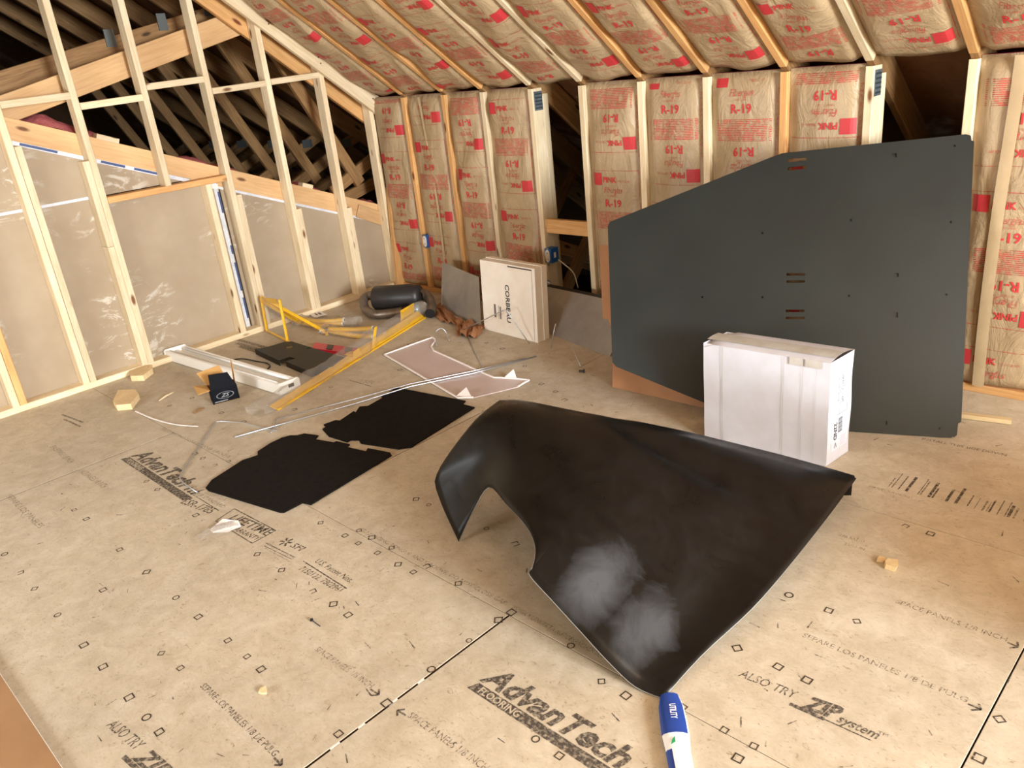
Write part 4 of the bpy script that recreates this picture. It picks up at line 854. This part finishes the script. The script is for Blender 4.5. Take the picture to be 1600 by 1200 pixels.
# ---- wood offcuts
def offcut(px, h, label):
    m = MB(); m.prism([F(x, y)+A3((0, 0, .001)) for x, y in px], (0, 0, h)); tag(m.build('wood_offcut', CHIP), label, 'offcut')
offcut([(187, 618), (214, 617), (219, 624), (207, 640), (184, 642), (179, 635)], .035, 'pale hexagonal wood offcut lying free on the floor left of the open carton')
offcut([(205, 588), (225, 579), (240, 578), (240, 584), (226, 595), (206, 596)], .035, 'pale wood offcut tight against the bottom plate of the left wall')
a, b = F(1486, 650), F(1580, 662); o = board('wood_strip', a+A3((0, 0, .011)), b+A3((0, 0, .011)), .034, .020, CHIP, None, side=(0, 1, 0)); tag(o, 'pale wooden strip on the floor poking out behind the dark panel', 'wood strip')
def sliver(a, b, r, mat, name, label, cat, z=.004):
    m = MB(); A, B = F(*a), F(*b); m.tube([A+A3((0, 0, z)), (A+B)/2+A3((0, 0, z+.004)), B+A3((0, 0, z))], [r*.5, r, r*.6], 6); tag(m.build(name, mat), label, cat)
sliver((303, 647), (319, 638), .006, PINE_D, 'wood_sliver', 'short dark wood sliver on the floor in front of the open carton', 'wood sliver')
sliver((249, 627), (271, 614), .006, PINE, 'wood_sliver', 'long pale wood sliver on the floor left of the open carton', 'wood sliver')
m = MB(); P = smooth_pts([F(*q)+A3((0, 0, .002)) for q in ((212, 643), (240, 655), (275, 664), (311, 667))], 5); m.grid([[p+A3((0, -.006, 0)) for p in P], [p+A3((0, .0, .003)) for p in P], [p+A3((0, .008, 0)) for p in P]]); tag(m.build('paper_strip', PEEL), 'thin torn white strip lying on the floor by the wood offcut', 'paper strip')
# ---- steel rods and bent lines
def rod(px, r, label, name='steel_rod', zs=None, n=6, sm=False, cat='rod'):
    pts = [F(x, y, (zs[i] if zs else r+.001)) for i, (x, y) in enumerate(px)]; m = MB(); m.tube(smooth_pts(pts, n) if sm else pts, r, 8); o = m.build(name, STEEL, None, True); return tag(o, label, cat)
rod([(367, 683), (560, 629), (640, 604), (740, 583), (838, 557)], .0042, 'longest straight steel rod crossing the film-covered sheet', zs=[.007, .007, .012, .016, .016])
rod([(423, 676), (429, 668), (431, 662), (431, 657), (434, 654), (560, 622), (640, 600), (742, 579), (820, 560)], .003, 'thin steel rod with hooked near end lying beside the longest rod', zs=[.006]*5+[.006, .013, .016, .016])
rod([(308, 769), (290, 757), (282, 751), (281, 745), (284, 738), (333, 664), (338, 659), (346, 658), (378, 660), (424, 672), (433, 673)], .003, 'bent steel brake line on the floor left of the near mat')
rod([(716, 519), (760, 498), (784, 486), (789, 484), (793, 487), (810, 512), (827, 537)], .0032, 'bent steel line arching up in front of the lettered carton', zs=[.006, .12, .20, .215, .20, .10, .006], cat='rod')
rod([(682, 540), (681, 520), (686, 514), (692, 514), (698, 521), (702, 532)], .003, 'small white hooked wire at the corner of the film-covered sheet', zs=[.006, .05, .07, .07, .04, .006], sm=True, cat='wire')
rod([(725, 516), (740, 545), (753, 571)], .003, 'thin straight wire between the brown paper and the film-covered sheet', cat='wire')
rod([(861, 545), (864, 525), (868, 506)], .0025, 'thin wire standing at the foot of the right metal sheet', zs=[.004, .08, .16], cat='wire')
rod([(907, 572), (895, 545), (880, 521)], .0025, 'thin wire sloping beside the left edge of the dark panel', zs=[.004, .05, .10], cat='wire')
c = F(905, 582); m = MB(); m.tube([c+A3((0, 0, .008)), c+A3((.02, .012, .008))], .007, 8); m.tube([c+A3((.02, .012, .008)), c+A3((.026, .016, .008))], .012, 6); tag(m.build('loose_bolt', plain('dark_bolt', lin(66, 62, 62), .4, .7)), 'single dark bolt on the floor left of the dark panel', 'bolt')
c = F(487, 970); m = MB(); m.tube([c+A3((0, 0, .004)), c+A3((.05, .0, .003))], .0018, 6); m.tube([c+A3((-.001, 0, .004)), c+A3((.002, 0, .004))], .006, 8); tag(m.build('roofing_nail', plain('nail_black', lin(20, 18, 16), .5)), 'single nail with black head lying on the open floor', 'nail')
# ---- label scrap in clear bag
lbp = [(328, 829), (349, 816), (374, 819), (377, 824), (356, 833), (333, 834)]
sc = empty('label_scrap', F(350, 826), 'white label scrap in a clear bag lying on the LIFETIME stamp', 'label'); m = MB(); pts = [F(*q) for q in lbp]; m.add([p+A3((0, 0, .004+.012*(i in (1, 2)))) for i, p in enumerate(pts)], [tuple(range(6))]); m.build('paper_label', PEEL, sc)
m = MB(); a, b = F(338, 829), F(362, 823); d = unit(b-a); n = A3((-d[1], d[0], 0))
for s_, k, L_ in (('RELIC', .0, .075), ('ITEM 12', -.03, .06)): v, f = T2(s_, 0, 0, .016, L_); m.add([a+d*p[0]+n*(p[1]+k)+A3((0, 0, .0165)) for p in v], f)
m.build('label_print', plain('label_grey', lin(150, 154, 160), .6), sc)
bag(sc, [F(310, 842)+A3((0, 0, .004)), F(330, 833)+A3((0, 0, .012)), F(352, 826)+A3((0, 0, .016)), F(374, 820)+A3((0, 0, .012))], .022, 4, .12)
# ---- sealant pouch bottom centre
SP = [(1046, 1088, .020), (1049, 1105, .026), (1053, 1130, .028), (1056, 1150, .026), (1060, 1175, .024), (1067, 1215, .022), (1078, 1260, .02)]
so = empty('sealant_pouch', F(1055, 1140), 'blue and white sealant pouch at the near tip of the black fender', 'pouch')
sw = [.024, .032, .034, .034, .030, .028, .028]; PW = plain('pouch_white', lin(238, 242, 246), .3, 0, .5); PB = plain('pouch_blue', lin(36, 68, 150), .3, 0, .5); PG = plain('pouch_green', lin(40, 150, 90), .4)
pts = [F(x, y, .015) for x, y, z in SP]; m = MB(); P = []
for i, p in enumerate(pts):
    t = unit(pts[min(i+1, 6)]-pts[max(0, i-1)]); a = unit(np.cross(t, (0, 0, 1))); row = []
    for k in range(13):
        q = 2*math.pi*(k % 12)/12; row.append(p+a*math.cos(q)*sw[i]+A3((0, 0, math.sin(q)*.0135)))
    P.append(row)
m.grid(P); m.build('pouch_body', PW, so, True)
def pouch_patch(i0, i1, k0, k1, mat, name):
    m = MB(); PP = [[(P[i][k]-pts[i])*1.03+pts[i] for k in range(k0, k1+1)] for i in range(i0, i1+1)]; m.grid(PP); m.build(name, mat, so, True)
pouch_patch(0, 3, 0, 5, PB, 'blue_panel'); pouch_patch(4, 6, 0, 2, PB, 'blue_panel')
m = MB(); t = unit(pts[2]-pts[1]); a = unit(np.cross(t, (0, 0, 1))); v, f = T2('UTILITY', 0, 0, .016, .05, .02); m.add([pts[1]+t*(p[0]+.004)+a*(.006-p[1])+A3((0, 0, .0160)) for p in v], f); m.build('white_lettering', PW, so)
c = (pts[3]+pts[4])/2; m = MB(); m.add([c+t*x+a*y+A3((0, 0, .0147)) for x, y in ((-.012, .004), (0, .012), (.014, .016), (.006, .004))], [(0, 1, 2, 3)]); m.build('green_leaf_mark', PG, so)
# ---- loose debris
def chip(px, label, mat=CHIP, s=.02, seed=1):
    rg = random.Random(seed); c = F(*px); m = MB(); ring = [(c+A3((s*rg.uniform(.5, 1)*math.cos(a), s*rg.uniform(.5, 1)*math.sin(a), .001))) for a in np.linspace(0, 5.4, 6)]; m.prism(ring, (s*.1, 0, s*rg.uniform(.3, .6))); tag(m.build('wood_chip', mat), label, 'wood chip')
chip((412, 1081), 'small wood chip on the open floor near the long seam', CHIP, .018, 2); chip((1390, 886), 'pale splintered wood chip on the floor right of the fender', CHIP, .035, 3); chip((1375, 876), 'smaller pale splinter just beside the splintered chip right of the fender', CHIP, .018, 5)
cd_ = [F(*q) for q in ((481, 492), (500, 488), (512, 494), (492, 499))]; m = MB(); m.prism([p+A3((0, 0, .012)) for p in cd_], (0, 0, .001)); o = m.build('paper_tag', PEEL); tag(o, 'white printed paper tag lying by the left bottom plate', 'tag')
m = MB()
for a, b in ((.35, .5), (.6, .8)): 
    q = [cd_[0]+(cd_[1]-cd_[0])*s_+(cd_[3]-cd_[0])*t_ for s_, t_ in ((a, .3), (b, .3), (b, .7), (a, .7))]; m.add([p+A3((0, 0, .0136)) for p in q], [(0, 1, 2, 3)])
m.build('tag_print', BLK, o)
# ---- drywall sheet lying at the near left
ds = empty('drywall_sheet', (2.7, -4.1, 0), 'brown-backed drywall sheet with white edge lying at the bottom left corner', 'drywall')
m = MB(); m.box(1.7, 3.9, -4.75, -3.575, .0015, .0135); m.build('gypsum_core', WHITE, ds); m = MB(); m.box(1.7, 3.9, -4.75, -3.577, .0136, .0142); m.build('paper_face', plain('brown_backing', lin(158, 122, 88), .75, 0, .2, lin(148, 112, 80), 5), ds)
# ---- electrical boxes
EB = plain('blue_box', lin(32, 84, 150), .45); OUT = plain('outlet_white', lin(226, 220, 208), .4)
def ebox(k, label, wire=False):
    x = SX[k]+SW; e = empty('outlet_box', (x+.03, .02, .40), label, 'outlet box')
    m = MB(); m.box(x, x+.056, -.014, .055, .355, .448); m.build('box_shell', EB, e)
    m = MB(); c = A3((x+.028, -.016, .402)); pts = [c+A3((.017*math.cos(t)*(1.0), 0, .040*math.copysign(abs(math.sin(t))**.6, math.sin(t)))) for t in np.linspace(0, 2*math.pi, 20)[:-1]]; m.prism(pts, (0, -.007, 0)); ou = m.build('outlet', OUT, e)
    for dz in (-.02, .02):
        for dx in (-.007, .005):
            m = MB(); m.box(c[0]+dx, c[0]+dx+.002, c[1]-.0082, c[1]-.007, c[2]+dz-.004, c[2]+dz+.005); m.build('outlet_slot', BLK, ou)
    for dz in (-.046, .046):
        m = MB(); m.box(c[0]-.012, c[0]+.012, c[1]-.003, c[1]+.001, c[2]+dz-.008, c[2]+dz+.008); m.build('mounting_ear', GALV, e)
    if wire:
        m = MB(); m.box(x+.0562, x+.0568, .01, .03, .385, .42); m.build('box_sticker', PEEL, e)
        m = MB(); m.tube(smooth_pts([(x+.05, .05, .365), (x+.10, .05, .34), (x+.16, .07, .28), (x+.18, .08, .18)], 5), .004, 6); m.build('cable', OUT, e, True)
ebox(0, 'blue outlet box on the wall stud near the room corner'); ebox(3, 'blue outlet box with a cable on the stud of the open bay', True)
oc = empty('shade_carton', (5.75, -1.4, 0), 'brown cardboard carton added out of view to shade the right floor', 'box')  # unseen carton, put here to throw the shade at the right
m = MB(); m.box(5.50, 6.00, -1.85, -1.05, .001, .5); m.build('carton_body', CB, oc); m = MB(); m.box(5.50, 5.745, -1.85, -1.05, .501, .505); m.build('carton_flap', CB, oc); m = MB(); m.box(5.755, 6.00, -1.85, -1.05, .501, .505); m.build('carton_flap', CB, oc)
# ---- bare bulb lamp added out of view to warm the shade
lm = empty('added_fill_lamp', LAMP, 'bare warm bulb light added out of view near the ceiling', 'lamp'); L0 = A3(LAMP)
m = MB(); m.tube([L0+A3((0, 0, ZC-LAMP[2])), L0+A3((0, 0, .13))], .03, 12); m.build('lamp_holder', WHITE, lm)
bu = bpy.data.lights.new('fill', 'POINT'); bu.energy = LAMP_W; bu.color = LAMP_C; bu.shadow_soft_size = .11; bo = bpy.data.objects.new('fill', bu); COL.objects.link(bo); bo.parent = lm
